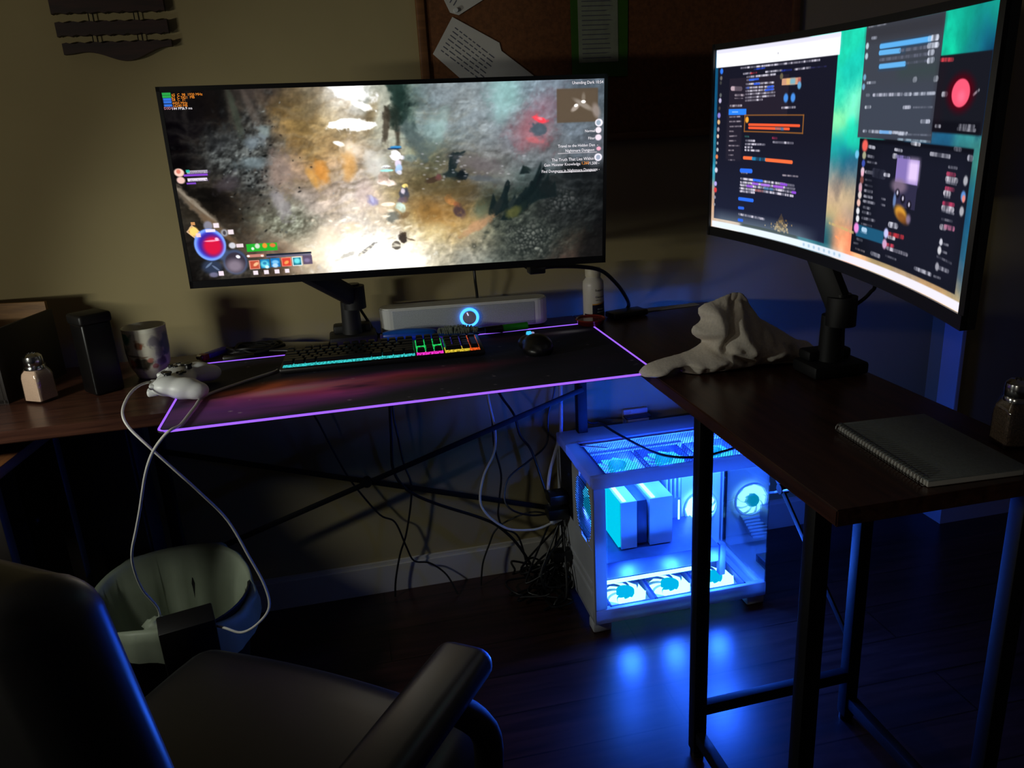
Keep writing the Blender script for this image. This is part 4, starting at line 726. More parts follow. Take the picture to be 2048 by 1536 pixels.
MB().bar((.545, 1.857, .4275), (.605, 1.818, .4275), .006, .003).build('magnetic_strip', M['case'], pc)
for x, y in ((.53, 1.675), (.95, 1.675), (.53, 1.935), (.95, 1.935)):
    MB().box((x, y, .015), (.05, .04, .03), .006).build('foot', M['case'], pc)
# fans
BLADE = glow('fan_blade_light', (.20, .72, 1.), 5., True); RING = glow('fan_ring_light', (.03, .50, 1.), 2.2, True); HUB = glow('fan_hub_light', (0, .55, .95), 1., True)
FRAME = M['case']
def fan(name, c, axis, r, bright=True, square=True):
    """square frame with a ring of lit swept blades round a hub; axis is the way it faces"""
    Mx = Matrix.Translation(c) @ Vector(axis).to_track_quat('Z', 'Y').to_matrix().to_4x4()
    f = MB()
    if not square: f.tube([((r + .003) * math.cos(R(10 * k)), (r + .003) * math.sin(R(10 * k)), 0) for k in range(36)], .003, 8, 1, True)
    for s in (-1, 1) if square else ():
        f.box((s * (r + .0035), 0, 0), (.004, 2 * r + .012, .022)); f.box((0, s * (r + .0035), 0), (2 * r + .012, .004, .022))
    f.bm.transform(Mx); fr = f.build(name, M['card'] if square else FRAME, pc)
    bl = MB(); bb = bmesh.new()
    for k in range(9):
        a0 = 2 * math.pi * k / 9; prev = None
        for j in range(7):
            t = j / 6; rad = r * (.40 + .58 * t); a = a0 + .62 * t; w_ = .34 - .05 * t
            p = [bb.verts.new((rad * math.cos(a - w_), rad * math.sin(a - w_), -.003)), bb.verts.new((rad * math.cos(a + w_), rad * math.sin(a + w_), .003))]
            if prev: bb.faces.new((prev[0], prev[1], p[1], p[0]))
            prev = p
    bl._merge(bb); bl.bm.transform(Mx); bl.build('fan_blades', BLADE if bright else RING, fr, smooth=False)
    h = MB().cyl((0, 0, -.009), (0, 0, .010), r * .42, n=28); h.bm.transform(Mx); h.build('fan_hub', HUB, fr)
    return fr
for x in (.612, .735, .858): fan('bottom_fan', (x, 1.716, .060), (0, 0, 1), .0555)
for x in (.612, .738, .872): fan('top_fan', (x, 1.765, .398), (0, 0, -1), .054, bright=False)
fan('rear_fan', (A0 + .018, 1.722, .322), (1, 0, 0), .056, bright=False)
fan('side_fan', (.890, 1.868, .190), (0, -1, 0), .046, square=False)
# board and cards
MB().bx(.545, .835, 1.874, 1.883, .105, .392).build('motherboard', mat('circuit_board', (150, 158, 176), .5), pc)
q = MB()
for k in range(7): q.bx(.842, .915 - .004 * k, 1.866 - .003 * k, 1.883, .110 - .009 * k + .02, .1155 - .009 * k + .02)
q.build('finned_heatsink', M['case'], pc)
for x in (.775, .787, .799, .811):
    MB().bx(x, x + .006, 1.840, 1.882, .245, .375, .001).build('memory_stick', M['case'], pc)
MB().bx(.768, .772, 1.742, 1.744, .235, .290).build('memory_light', BLADE, pc)
ck = MB()
for k in range(30): ck.bx(.612, .655, 1.745, 1.865, .176 + .0043 * k, .1776 + .0043 * k)
for z in (.19, .22, .25, .28): ck.cyl((.633, 1.744, z), (.633, 1.76, z), .004, n=10)
ck.bx(.612, .655, 1.742, 1.745, .174, .306); ck.build('cooler_fin_stack', M['case'], pc)
ck = MB()
for k in range(30): ck.bx(.690, .752, 1.745, 1.865, .176 + .0043 * k, .1776 + .0043 * k)
ck.bx(.690, .752, 1.742, 1.745, .174, .306); ck.build('cooler_fin_stack', M['case'], pc)
MB().bx(.659, .686, 1.750, 1.862, .178, .302, .003).build('cooler_fan', mat('blue_grey_plastic', (70, 84, 120), .5), pc)
for x0, x1 in ((.612, .655), (.690, .752)):
    MB().bx(x0 + .006, x0 + .016, 1.747, 1.862, .3062, .3078).build('cooler_glow', BLADE, pc); MB().bx(x0, x1, 1.744, 1.865, .3048, .3060).build('cooler_top_plate', M['case'], pc)
MB().bx(.605, .611, 1.745, 1.862, .18, .305).build('cooler_glow', glow('cooler_fan_lit_side', (.0, .72, 1.), 1., True), pc)  # glowing sheet stands in for rear fan light on the stack's left face
MB().bx(.545, .862, 1.694, 1.872, .122, .170, .004).build('graphics_card', mat('slate_card', (84, 92, 120), .45), pc)
q = MB().bx(.545, .800, 1.690, 1.694, .112, .121); q.build('graphics_card_light', BLADE, pc)
MB().bx(.868, .884, 1.70, 1.72, .075, .165, .002).build('card_support', mat('slate_post', (84, 92, 130), .5), pc)
q = MB()
for k in range(9): q.tube([(.79 + .008 * k, 1.86, .375), (.80 + .008 * k, 1.845, .355), (.815 + .007 * k, 1.862, .33)], .0026, 6, 4)
q.build('power_cables', M['wcable'], pc)

# plugs in the back of the computer
def plug_box(name, c, s, label, m=None):
    o = MB().box((c[0], c[1], c[2]), s, .003).build(name, m or M['black'], None); tag(settle(o, (c[0], c[1], c[2] - s[2] / 2)), label, 'plug'); return o

# ------------------------------------------------------------------ cables
def cable(name, pts, r, m, label, group=None, cat='cable'):
    o = MB().tube(pts, r, 8, 6).build(name, m, None); settle(o, pts[0]); tag(o, label, cat, group); return o
def lead(name, pts, r, m, label, dirn=1, group=None):
    """cable that ends in a moulded plug"""
    t = thing(name, label, 'cable', pts[0], 0., group); MB().tube(pts, r, 8, 6).build('cord', m, t)
    p, p_ = Vector(pts[-1]), Vector(pts[-2]); d_ = (p - p_).normalized()
    MB().cyl(p - d_ * .004, p + d_ * .02, .007, n=10).build('plug', m, t); return t
K = M['cable']
c1=[(-.131,1.97,.7255),(-.131,1.97,.603),(-.109,1.97,.533),(-.086,1.975,.46),(-.062,1.975,.393),(-.036,1.975,.339),(.014,1.975,.257),(.052,1.975,.228),(.074,1.975,.153),(.092,1.975,.103),(.135,1.975,.088),(.177,1.965,.049),(.2,1.93,.004)]  # cable paths traced in image pixels, projected offline onto chosen depth planes
c2=[(.08,1.95,.7255),(.073,1.95,.611),(.068,1.93,.546),(.065,1.925,.493),(.06,1.925,.413),(.075,1.925,.363),(.11,1.922,.325),(.172,1.917,.288),(.275,1.911,.237),(.326,1.906,.202),(.377,1.9,.135),(.43,1.89,.02)]
c3=[(.082,1.975,.7255),(.08,1.975,.602),(.078,1.975,.534),(.083,1.975,.477),(.092,1.978,.391),(.105,1.978,.338),(.1,1.978,.279),(.078,1.978,.185),(.056,1.978,.127),(.037,1.978,.052),(.03,1.97,.004)]
c4=[(.327,1.975,.7255),(.327,1.975,.599),(.329,1.975,.544),(.336,1.975,.488),(.337,1.972,.41),(.35,1.97,.328),(.341,1.97,.256),(.334,1.965,.205),(.348,1.963,.166),(.388,1.96,.13),(.41,1.95,.004)]
wh=[(.32,1.94,.7255),(.321,1.94,.603),(.325,1.933,.544),(.334,1.927,.475),(.326,1.92,.415),(.294,1.913,.358),(.278,1.907,.291),(.294,1.9,.247),(.338,1.893,.206),(.377,1.887,.195),(.428,1.88,.195),(.47,1.87,.215)]
c5=[(.345,1.96,.7255),(.348,1.96,.594),(.362,1.951,.554),(.39,1.94,.504),(.401,1.934,.449),(.427,1.926,.406),(.447,1.917,.333),(.459,1.909,.284),(.473,1.9,.243),(.488,1.895,.24)]
c6=[(.515,1.98,.7255),(.514,1.98,.561),(.49,1.972,.482),(.48,1.965,.401),(.426,1.955,.362),(.366,1.945,.325),(.347,1.925,.275),(.363,1.905,.248),(.408,1.892,.232),(.453,1.88,.234),(.486,1.872,.238)]
w2=[(.53,1.975,.60),(.521,1.96,.437),(.5,1.942,.389),(.476,1.924,.333),(.465,1.906,.284),(.467,1.888,.247),(.463,1.87,.228)]
cable('black_cable', c1, .0026, K, 'thin black cable hanging left of the brace joint, kinked onto the baseboard')
cable('power_cable', c2, .0042, K, 'thick black cable swooping from behind the keyboard down to the cable tangle')
cable('black_cable', c3, .0028, K, 'thin black cable dropping straight down the wall across the thick one to the floor')
cable('black_cable', c4, .0028, K, 'black cable hanging behind the white one under the soundbar')
lead('white_cable', wh, .0032, M['wcable'], 'white cable bowing left under the desk towards the computer plugs')
lead('black_cable', c5, .0034, K, 'black cable slanting right down to the upper computer plugs')
lead('black_cable', c6, .0026, K, 'black cable looping left before turning back to the computer plugs')
lead('white_cable', w2, .0050, M['wcable'], 'thick white cable hanging against the back of the computer, lit blue')
cable('black_cable', [(.505,1.9,.2),(.43,1.93,.22),(.36,1.96,.19),(.323,1.97,.159),(.303,1.97,.118),(.281,1.965,.066),(.27,1.955,.004)], .0025, K, 'thin black cable arching down in front of the baseboard left of the tangle')
for k in range(9):
    rg = random.Random(40 + k); cx, cy = .425 + .03 * rg.uniform(-1, 1), 1.88 + .05 * rg.uniform(-1, 1); pts = []
    for j in range(9):
        t = j / 8; a = rg.uniform(0, 6.28)
        pts.append((cx + (.075 - .03 * t) * math.cos(a) + .02 * t, min(1.975, cy + .06 * math.sin(a)), .005 + (.15 * t if j < 8 else .15) * rg.uniform(.2, 1)))
    pts[0] = (pts[0][0], pts[0][1], .005); pts.append((.495, 1.86 + .007 * k, .17 + .012 * k))
    cable('black_cable', pts, .003, K, 'black cable in the tangle on the floor at the back of the computer', 'cables tangled behind the computer')
for k, (y, z, s, lb) in enumerate(((1.872, .285, (.05, .05, .026), 'upper black plug block at the back of the computer'), (1.868, .244, (.055, .046, .03), 'middle black plug block at the back of the computer'), (1.845, .125, (.05, .034, .03), 'low black power plug at the back of the computer'))):
    plug_box('cable_plug', (A0 - .003 - s[0] / 2, y, z), s, lb)
cable('black_cable', [(.586,1.955,.46),(.605,1.952,.4485),(.628,1.948,.4475),(.649,1.904,.438),(.664,1.849,.4365),(.693,1.748,.4365),(.73,1.694,.4365),(.789,1.672,.4365),(.846,1.680,.4365),(.915,1.705,.4365),(.945,1.76,.4365),(.95,1.90,.4365),(.95,1.975,.425),(.95,1.985,.25),(.96,1.99,.005)], .0034, K, 'black cable trailing across the top of the computer')
lead('monitor_cable', [(.717,1.97,.752),(.721,1.968,.765),(.693,1.92,.80),(.65,1.862,.845),(.593,1.80,.891),(.526,1.74,.916),(.446,1.69,.932),(.377,1.635,.943),(.36,1.63,.975)], .0048, K, 'thick black cable arching from the gaming monitor over the supplement bottle to the desk')
cable('monitor_cable', [(.30,1.64,.98),(.306,1.80,.955),(.313,1.95,.92),(.314,1.962,.868),(.318,1.973,.827),(.317,1.98,.779),(.317,1.992,.73),(.31,1.995,.62)], .0036, K, 'black cable hanging straight down behind the soundbar')
cable('monitor_cable', [(.016,1.944,.862),(.02,1.948,.835),(.039,1.955,.794),(.056,1.960,.758),(.07,1.966,.7535)], .0034, K, 'short black cable slanting from the arm elbow down to the desk')
cable('monitor_cable', [(.90,1.288,.872),(.92,1.275,.892),(.92,1.255,.91),(.915,1.238,.926),(.88,1.2,.98),(.83,1.15,1.05)], .0034, K, 'short black cable rising from the right elbow to the curved monitor')
MB_ = MB().box((.385, 1.600, .945), (.034, .03, .016), .003); o = MB_.build('joystick_module', M['black'], m1)

cable('thin_wire', [(.925, 1.243, .548), (.928, 1.445, .435), (.940, 1.567, .367), (.990, 1.640, .326), (1.01, 1.80, .24), (1.0, 1.98, .13)], .0030, mat('pale_grey_wire', (150, 150, 155), .4), 'thin pale wire strung from a desk leg past the right side of the computer')

# wall socket seen above the computer
so = thing('wall_socket', 'white wall socket box just above the back of the computer', 'wall socket', (.753, YW, .33))
MB().bx(.716, .790, YW - .012, YW, .335, .452, .004).build('face_plate', M['white_trim'], so)
for z in (.37, .425):
    MB().bx(.736, .770, YW - .0145, YW - .011, z - .013, z + .013, .002).build('outlet', M['white'], so)
MB().bx(.722, .786, YW - .034, YW - .012, .385, .432, .004).build('adapter', M['white'], so)
MB().bx(.716, .790, YW - .040, YW - .012, .432, .437, .001).build('adapter_top_shadow', M['black'], so)  # black strip stands in for the shadow on top of the adapter

# ------------------------------------------------------------------ soundbar
sb = thing('soundbar', 'long white soundbar with a blue ringed volume knob under the gaming monitor', 'soundbar', (.277, 1.945, .75), R(-6.5))
q = MB(); n = 20; L_, D_, H_ = .418, .062, .070
def stad(L, D, r): return [(x, y) for x, y in rrect(-L / 2, L / 2, -D / 2, D / 2, r, 6)]
q.prism(stad(L_, D_, .030), .005, H_, bev=.003).build('soundbar_body', M['white'], sb, world=False)
MB().bx(-.175, .175, -D_ / 2 - .0012, -D_ / 2 + .002, .009, H_ - .006, .001).build('speaker_grille', mat('grey_speaker_cloth', (176, 182, 190), .8, scale=400, bump=.3), sb, world=False)
def ringpts(r, y, n=40): return [(r * math.cos(2 * math.pi * k / n), y, .037 + r * math.sin(2 * math.pi * k / n)) for k in range(n)]
kx = .012
MB().cyl((kx, -D_ / 2 - .012, .037), (kx, -D_ / 2 - .001, .037), .0165, .0175, 32).build('volume_knob', mat('lilac_grey_knob', (170, 166, 190), .4), sb, world=False)
MB().tube([(x + kx, y, z) for x, y, z in ringpts(.0202, -D_ / 2 - .006)], .0036, 8, 1, True).build('light_ring', glow('blue_ring_light', (.04, .26, 1.), 3.2, True), sb, world=False)
MB().box((kx - .004, -D_ / 2 - .0125, .0465), (.0026, .0015, .008), rot=Matrix.Rotation(R(-22), 4, 'Y')).build('knob_pointer', glow('pointer_light', (225, 225, 255), 1.), sb, world=False)
for x in (-.15, .15): MB().box((x, 0, .0025), (.05, .04, .005), .001).build('rubber_foot', M['black'], sb, world=False)

# ------------------------------------------------------------------ small things behind the keyboard
br = thing('brush', 'blue handled brush with pale bristles lying behind the keyboard', 'brush', (.185, 1.872, .7505), R(-15))
q = MB().tube([(-.118, 0, .012), (-.09, 0, .013), (-.045, 0, .014), (0, 0, .013), (.012, 0, .013)], lambda t: .006 + .0095 * math.sin(math.pi * min(1, .12 + .8 * t)), 14, 6)
q.sphere((.06, 0, .010), (.058, .018, .007), 22); q.build('handle', mat('blue_plastic', (18, 92, 196), .35), br, world=False)
MB().cyl((-.125, 0, .012), (-.114, 0, .012), .006, n=14).build('handle_cap', M['white'], br, world=False)
q = MB(); rg = random.Random(5)
for i in range(17):
    for j in range(5):
        x, y = .062 + (i - 8) * .0058, (j - 2) * .0062
        if ((x - .062) / .052) ** 2 + (y / .016) ** 2 < 1:
            tx, ty = x + rg.uniform(-.003, .003), y + rg.uniform(-.003, .003)
            for a in range(3): q.cyl((x + .001 * a, y, .014), (tx + .0016 * a, ty + .001 * (a - 1), .030 - 2.2 * (x - .062) ** 2), .0011, .0008, 5)
o = q.build('bristles', mat('grey_green_bristles', (150, 158, 142), .8), br, world=False)
mk = thing('marker', 'green marker pen with a dark cap beside the soundbar', 'marker', (.372, 1.853, .7545), R(3))
MB().cyl((-.020, 0, .0095), (.046, 0, .0095), .0092, n=18).build('barrel', mat('green_plastic', (30, 140, 34), .4), mk, world=False)
MB().cyl((-.060, -.002, .0095), (-.018, 0, .0095), .0070, .0100, 18).build('cap', M['black'], mk, world=False)
MB().box((-.055, -.002, .018), (.05, .006, .0025), .001).build('pocket_clip', M['black'], mk, world=False)
lt = thing('lighter', 'small violet and red plastic lighter at the back left of the mat', 'lighter', (-.325, 1.925, .7505), R(52))
MB().box((.008, 0, .008), (.062, .021, .014), .005, 3).build('lighter_body', mat('violet_plastic', (88, 74, 214), .3), lt, world=False)
MB().box((-.031, 0, .008), (.016, .022, .015), .003).build('lighter_head', mat('dark_red_plastic', (140, 30, 60), .35), lt, world=False)
MB().cyl((-.042, -.006, .010), (-.042, .006, .010), .006, n=14).build('spark_wheel', M['chrome'], lt, world=False)
q = MB(); rg = random.Random(3); pts = []
for k in range(64):
    a = k * .62; rr_ = .030 + .012 * math.sin(k * .37); pts.append((-.228 + (.055 + .01 * math.sin(k)) * math.cos(a) * (1 + .1 * math.sin(k * 1.3)), 1.930 + rr_ * math.sin(a), .7545 + .012 * (k / 64) + .004 * math.sin(k * 2.1)))
o = q.tube(pts, .0034, 6, 4).build('coiled_cable', M['cable'], None); settle(o, (-.228, 1.93, .7505)); tag(o, 'coil of black cable lying behind the mat left of the monitor arm', 'cable')
ph_ = thing('slab', 'dark phone lying at the back of the mat left of the monitor arm', 'slab', (-.130, 1.900, .7545), R(-24))  # made-up glossy slab standing in for a purple-reflecting plastic sleeve
MB().box((0, 0, .0042), (.146, .070, .008), .0035, 3).build('slab_body', M['black'], ph_, world=False)
MB().box((0, 0, .0084), (.138, .063, .0006), .0002).build('slab_top', mat('dark_slab_gloss', (10, 10, 14), .06, var=.02), ph_, world=False)
MB().box((0, .0355, .004), (.020, .0012, .003), .0004).build('side_button', M['steel'], ph_, world=False)

# bottle, its dish and the clutter behind
ds = thing('dish', 'small round dark red dish at the back right of the mat', 'dish', (.574, 1.838, .7545))
MB().lathe([(.028, 0), (.032, .003), (.036, .014), (.034, .014), (.030, .006), (0, .005)], (0, 0, 0), 32).build('bowl', mat('dark_red_glaze', (92, 26, 24), .15), ds, world=False)
MB().lathe([(.0355, .0125), (.0375, .0145), (.0355, .0165), (.0335, .0145), (.0355, .0125)], (0, 0, 0), 32).build('rim', mat('red_glaze_rim', (130, 44, 36), .15), ds, world=False)
bt = thing('supplement_bottle', 'white supplement bottle with a dark blue label band behind the red dish', 'bottle', (.604, 1.905, .7505))
BR, BH = .0265, .118
MB().lathe([(0, 0), (.0245, 0), (BR, .003), (BR, .088), (.0255, .098), (.0185, .107), (.0175, .110), (0, .110)], (0, 0, 0), 40).build('bottle_body', mat('white_bottle', (220, 214, 200), .35, var=.02), bt, world=False)
MB().lathe([(0, .110), (.0195, .110), (.0198, .128), (.0185, .131), (0, .131)], (0, 0, 0), 40).build('bottle_cap', mat('white_cap', (214, 206, 180), .5), bt, world=False)
def wrap(x0, x1, z0, z1, r, name, m, curve=None, n=22):
    """label patch on the round side; angle measured from the side facing the desk front"""
    b = bmesh.new(); pr = None
    for k in range(n + 1):
        a = x0 + (x1 - x0) * k / n; zt = z1 if curve is None else z1 + curve(k / n); aa = R(a - 90)
        p = [b.verts.new((r * math.cos(aa), r * math.sin(aa), z)) for z in (z0, zt)]
        if pr: b.faces.new((pr[0], p[0], p[1], pr[1]))
        pr = p
    q_ = MB(); q_._merge(b); return q_.build(name, m, bt, world=False)
NAVY = mat('navy_ink', (16, 20, 46), .4)
wrap(-24, 150, .008, .040, BR + .0003, 'label_band', NAVY, lambda t: .001 + .018 * t * t)
wrap(-24, 150, .0405, .046, BR + .0002, 'label_stripe', mat('gold_ink', (200, 140, 50), .4), lambda t: .018 * t * t - .002)
wrap(-75, -40, .006, .018, BR + .0003, 'label_foot', NAVY)
def cyl_text(lines, name, m):
    q_ = MB()
    for s, size, ang, z in lines:
        me = text_mesh(s, size, 'LEFT')
        b = bmesh.new(); b.from_mesh(me); bmesh.ops.subdivide_edges(b, edges=[e for e in b.edges if e.calc_length() > .003], cuts=2)
        for v in b.verts:
            a = R(ang - 90) + v.co.x / BR; v.co = Vector(((BR + .0007) * math.cos(a), (BR + .0007) * math.sin(a), z + v.co.y))
        b.to_mesh(me); b.free(); q_.bm.from_mesh(me); bpy.data.meshes.remove(me)
    return q_.build(name, m, bt, smooth=False, world=False)
cyl_text([('Support', .0075, -8, .078), ('Glucosamine', .0072, -8, .061), ('1500 mg', .0042, -8, .053)], 'label_text', NAVY)
cyl_text([('120 tablets', .0042, 2, .030), ('dietary supplement', .0032, 2, .023)], 'label_text', M['white'])
q = MB().box((.69, 1.900, .7585), (.10, .05, .015), .004, 2, Matrix.Rotation(R(12), 4, 'Z')); o = q.build('cable_hub', M['black'], None); settle(o, (.69, 1.90, .751)); tag(o, 'flat black hub box lying right of the supplement bottle', 'hub')
o = MB().box((.81, 1.938, .7515), (.19, .026, .0012), rot=Matrix.Rotation(R(5), 4, 'Z')).build('pale_strip', M['paper'], None); settle(o, (.81, 1.938, .7509)); tag(o, 'long pale strip along the back edge of the desk', 'paper')  # thin pale strip lying along the desk's back edge

# ------------------------------------------------------------------ left end of the desk
mg = thing('mug', 'white mug with a green, brown and red winter print', 'mug', (-.440, 1.815, .75))
MB().lathe([(0, .002), (.026, .0), (.030, .003), (.032, .010), (.041, .030), (.0445, .060), (.0445, .104), (.0455, .112), (.044, .113), (.0425, .110), (.0415, .06), (.036, .02), (0, .014)], (0, 0, 0), 44).build('mug_body', M['ceramic'], mg, world=False)
q = MB().tube([(.043, .004, .092), (.062, .012, .094), (.072, .016, .075), (.070, .016, .050), (.056, .010, .034), (.041, .003, .034)], .0048, 10, 6); q.bm.transform(Matrix.Rotation(R(68), 4, 'Z')); q.build('handle', M['ceramic'], mg, world=False)
def mug_r(z): return np.interp(z, [.003, .010, .030, .060, .104, .112], [.030, .032, .041, .0445, .0445, .0455])
mc = Canvas(150, 80); mc.a[:] = (216, 212, 196); q1, q2n = fbm(150, 80, 22, 4, 91), fbm(150, 80, 9, 3, 92)
def mp(x, y, rx, ry, an, col, al=.9, so=.35): mc.ell(x, y, rx, ry, an, col, al, so, .5 * q1 + .4 * q2n)
mp(36, 10, 16, 12, 20, (56, 128, 104)); mp(40, 30, 8, 6, 0, (150, 160, 150), .6); mp(68, 24, 9, 8, 0, (120, 74, 46)); mp(73, 26, 3, 6, 10, (176, 96, 70)); mp(64, 14, 6, 3, 0, (176, 150, 120), .7)
mp(55, 44, 20, 2, 4, (110, 104, 84), .8); mp(72, 47, 14, 2, -4, (120, 96, 76), .8); mp(70, 60, 22, 11, -2, (60, 56, 46), .95); mp(44, 58, 8, 7, 0, (206, 118, 84), .9); mp(40, 66, 6, 4, 0, (150, 60, 44), .8); mp(86, 54, 7, 5, 0, (196, 120, 104), .8)
mp(100, 16, 12, 10, 30, (110, 104, 120), .7); mp(108, 40, 12, 14, 0, (130, 124, 140), .7); mp(112, 60, 16, 9, 0, (96, 80, 104), .8); mp(96, 66, 8, 5, 0, (150, 70, 80), .7); mp(20, 40, 12, 20, 0, (90, 110, 96), .7); mp(130, 30, 12, 20, 0, (90, 110, 130), .7)
def mug_at(u, v):
    a = (-95 + 190 * u - 90) * math.pi / 180; z = .104 - .088 * v; r_ = mug_r(z) + .0005; return np.stack([r_ * np.cos(a), r_ * np.sin(a), z], -1)
picture_mesh('winter_print', mc, mug_at, printed('mug_print', .25), mg)

cn = thing('canister', 'tall black square canister with a lid between the salt shaker and mug', 'canister', (-.519, 1.735, .75), R(38))
MB().bx(-.030, .030, -.030, .030, 0, .150, .006, 3).build('canister_body', mat('dark_tin', (11, 9, 9), .38, scale=30, spec=.3), cn, world=False)
MB().bx(-.0325, .0325, -.0325, .0325, .146, .168, .006, 3).build('canister_lid', mat('dark_tin_lid', (12, 10, 9), .5, spec=.3), cn, world=False)

def shaker(name, label, loc, fill, grp=None, lidm=None, rz=-32):
    t = thing(name, label, 'shaker', loc, R(rz), grp)
    MB().lathe([(0, 0), (.029, 0), (.0305, .003), (.0290, .052), (.0270, .061), (.0205, .070), (.0205, .078), (.0195, .078), (.0195, .0695), (.0262, .060), (.0280, .051), (.0292, .005), (0, .004)], (0, 0, 0), 64, sq=11.).build('glass_jar', M['jar'], t, world=False)
    MB().lathe([(0, .0045), (.0286, .0055), (.0276, .050), (.0256, .0590), (.0195, .066), (0, .068)], (0, 0, 0), 64, sq=11.).build('filling', fill, t, world=False)
    for o_ in t.children: o_.data.transform(Matrix.Diagonal((.76, .76, 1, 1)))
    ld = MB().lathe([(.0170, .068), (.0186, .068), (.0186, .074), (.0176, .0755), (.0186, .077), (.0186, .088), (.0176, .094), (.012, .099), (0, .1005), (0, .0985), (.0170, .088)], (0, 0, 0), 40).build('metal_lid', M['chrome'], t, world=False)
    for k in range(7):
        a = 2 * math.pi * k / 6; r_ = 0 if k == 6 else .006
        MB().cyl((r_ * math.cos(a), r_ * math.sin(a), .0970), (r_ * math.cos(a), r_ * math.sin(a), .1009 - .05 * r_), .0011, n=8).build('pour_hole', M['black'], ld, world=False)
    return t
shaker('salt_shaker', 'glass shaker of pinkish salt with a metal lid at the left end of the desk', (-.632, 1.712, .75), mat('pink_salt', (232, 196, 168), .9, var=.08, scale=500, bump=.3))
shaker('pepper_shaker', 'glass shaker of speckled pepper with a metal lid at the right edge beside the notepad', (.916, .905, .75), mat('ground_pepper', (96, 78, 62), .9, var=.7, scale=420, bump=.5), rz=-12)

cr = thing('wooden_box', 'open wooden box, shade painted dark on its outside, at the left end of the desk against the wall', 'box', (-.83, 1.855, .75), R(-14))
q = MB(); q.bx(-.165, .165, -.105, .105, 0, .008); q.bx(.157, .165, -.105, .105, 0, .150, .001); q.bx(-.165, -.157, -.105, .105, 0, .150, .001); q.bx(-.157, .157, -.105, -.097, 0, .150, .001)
q.build('box_shell', M['box_out'], cr, world=False); MB().bx(-.157, .157, .097, .105, .008, .168, .001).build('back_board', M['box_wood'], cr, world=False)  # shade painted as the dark outside, light as the tan back board
for k in range(5):
    o = MB().box((-.83 + .05 * (k - 2) * .9, 1.85 - .012 * k, .75 + .055 + .004 * k), (.036, .13, .09), .002, 2, Matrix.Rotation(R(-14), 4, 'Z')).build('packet', mat('dull_packet', ((74, 78, 66), (52, 50, 46), (92, 84, 62), (48, 60, 58), (84, 70, 56))[k], .5), None)
    settle(o, o.location); tag(o, 'dull paper packet standing inside the open wooden box', 'packet', 'packets in the wooden box')

# ------------------------------------------------------------------ game controller and its long cable
ct = thing('game_controller', 'white game controller resting on the left edge of the mat', 'game controller', (-.342, 1.638, .7545), R(86))
# local: +y forward (cable end), x across
blob_mesh([((0, .014, .031), (.064, .034, .019)), ((0, .006, .026), (.05, .030, .018)), ((-.046, .016, .030), (.028, .034, .020)), ((.046, .016, .030), (.028, .034, .020)), ((-.056, -.014, .025), (.024, .036, .022)), ((.056, -.014, .025), (.024, .036, .022)), ((-.061, -.036, .020), (.020, .026, .018)), ((.061, -.036, .020), (.020, .026, .018)), ((0, .034, .026), (.058, .018, .019))], 'controller_shell', M['white'], ct, .0022, 34)
for x, y in ((-.036, .018), (.020, -.008)):
    s_ = MB().cyl((x, y, .044), (x, y, .0525), .0075, .006, 18).build('thumbstick', M['black'], ct, world=False)
    MB().lathe([(0, .0540), (.0085, .0555), (.0092, .0538), (.0080, .0515), (0, .0515)], (x, y, 0), 22).build('stick_cap', M['black'], s_, world=False)
q = MB().box((-.020, -.004, .0485), (.019, .0062, .004), .001); q.box((-.020, -.004, .0485), (.0062, .019, .004), .001); q.build('direction_pad', M['black'], ct, world=False)
for x, y in ((.036, .006), (.036, .030), (.024, .018), (.048, .018)): MB().cyl((x, y, .044), (x, y, .0515), .005, n=16).build('face_button', M['black'], ct, world=False)
MB().cyl((0, .034, .0445), (0, .034, .0475), .0065, n=20).build('guide_button', M['chrome'], ct, world=False)
for s in (-1, 1):
    MB().box((s * .042, .046, .034), (.046, .014, .010), .004, 3, Matrix.Rotation(R(-s * 12), 4, 'Z')).build('bumper', M['white'], ct, world=False)
    MB().box((s * .044, .048, .020), (.026, .022, .014), .005, 3, Matrix.Rotation(R(-s * 12), 4, 'Z')).build('trigger', M['white'], ct, world=False)
ca = thing('controller_cable', 'long grey-white cable looping from the controller down into the waste bin', 'cable', (-.40, 1.64, .787))
MB().tube([(-.392, 1.642, .782), (-.402, 1.60, .794), (-.414, 1.57, .795), (-.422, 1.53, .789), (-.425, 1.49, .773), (-.414, 1.47, .75), (-.381, 1.45, .714), (-.347, 1.45, .665), (-.314, 1.46, .61), (-.278, 1.48, .536), (-.25, 1.475, .455), (-.229, 1.468, .39), (-.226, 1.458, .345), (-.252, 1.448, .318), (-.285, 1.45, .304), (-.320, 1.47, .309), (-.36, 1.53, .28), (-.40, 1.60, .20), (-.45, 1.62, .17), (-.48, 1.61, .23), (-.462, 1.575, .31), (-.476, 1.55, .376), (-.474, 1.52, .439), (-.465, 1.5, .487), (-.443, 1.48, .542), (-.423, 1.46, .591), (-.393, 1.43, .67), (-.368, 1.41, .718), (-.343, 1.402, .748), (-.328, 1.404, .7585), (-.317, 1.43, .7575), (-.308, 1.52, .7575), (-.298, 1.589, .7575), (-.239, 1.654, .7575), (-.177, 1.707, .7575), (-.168, 1.722, .7575)], .0026, 8, 6).build('cord', M['wcable'], ca)
MB().cyl((-.385, 1.642, .781), (-.402, 1.636, .785), .0052, .004, 12).build('cable_plug', M['white'], ca)

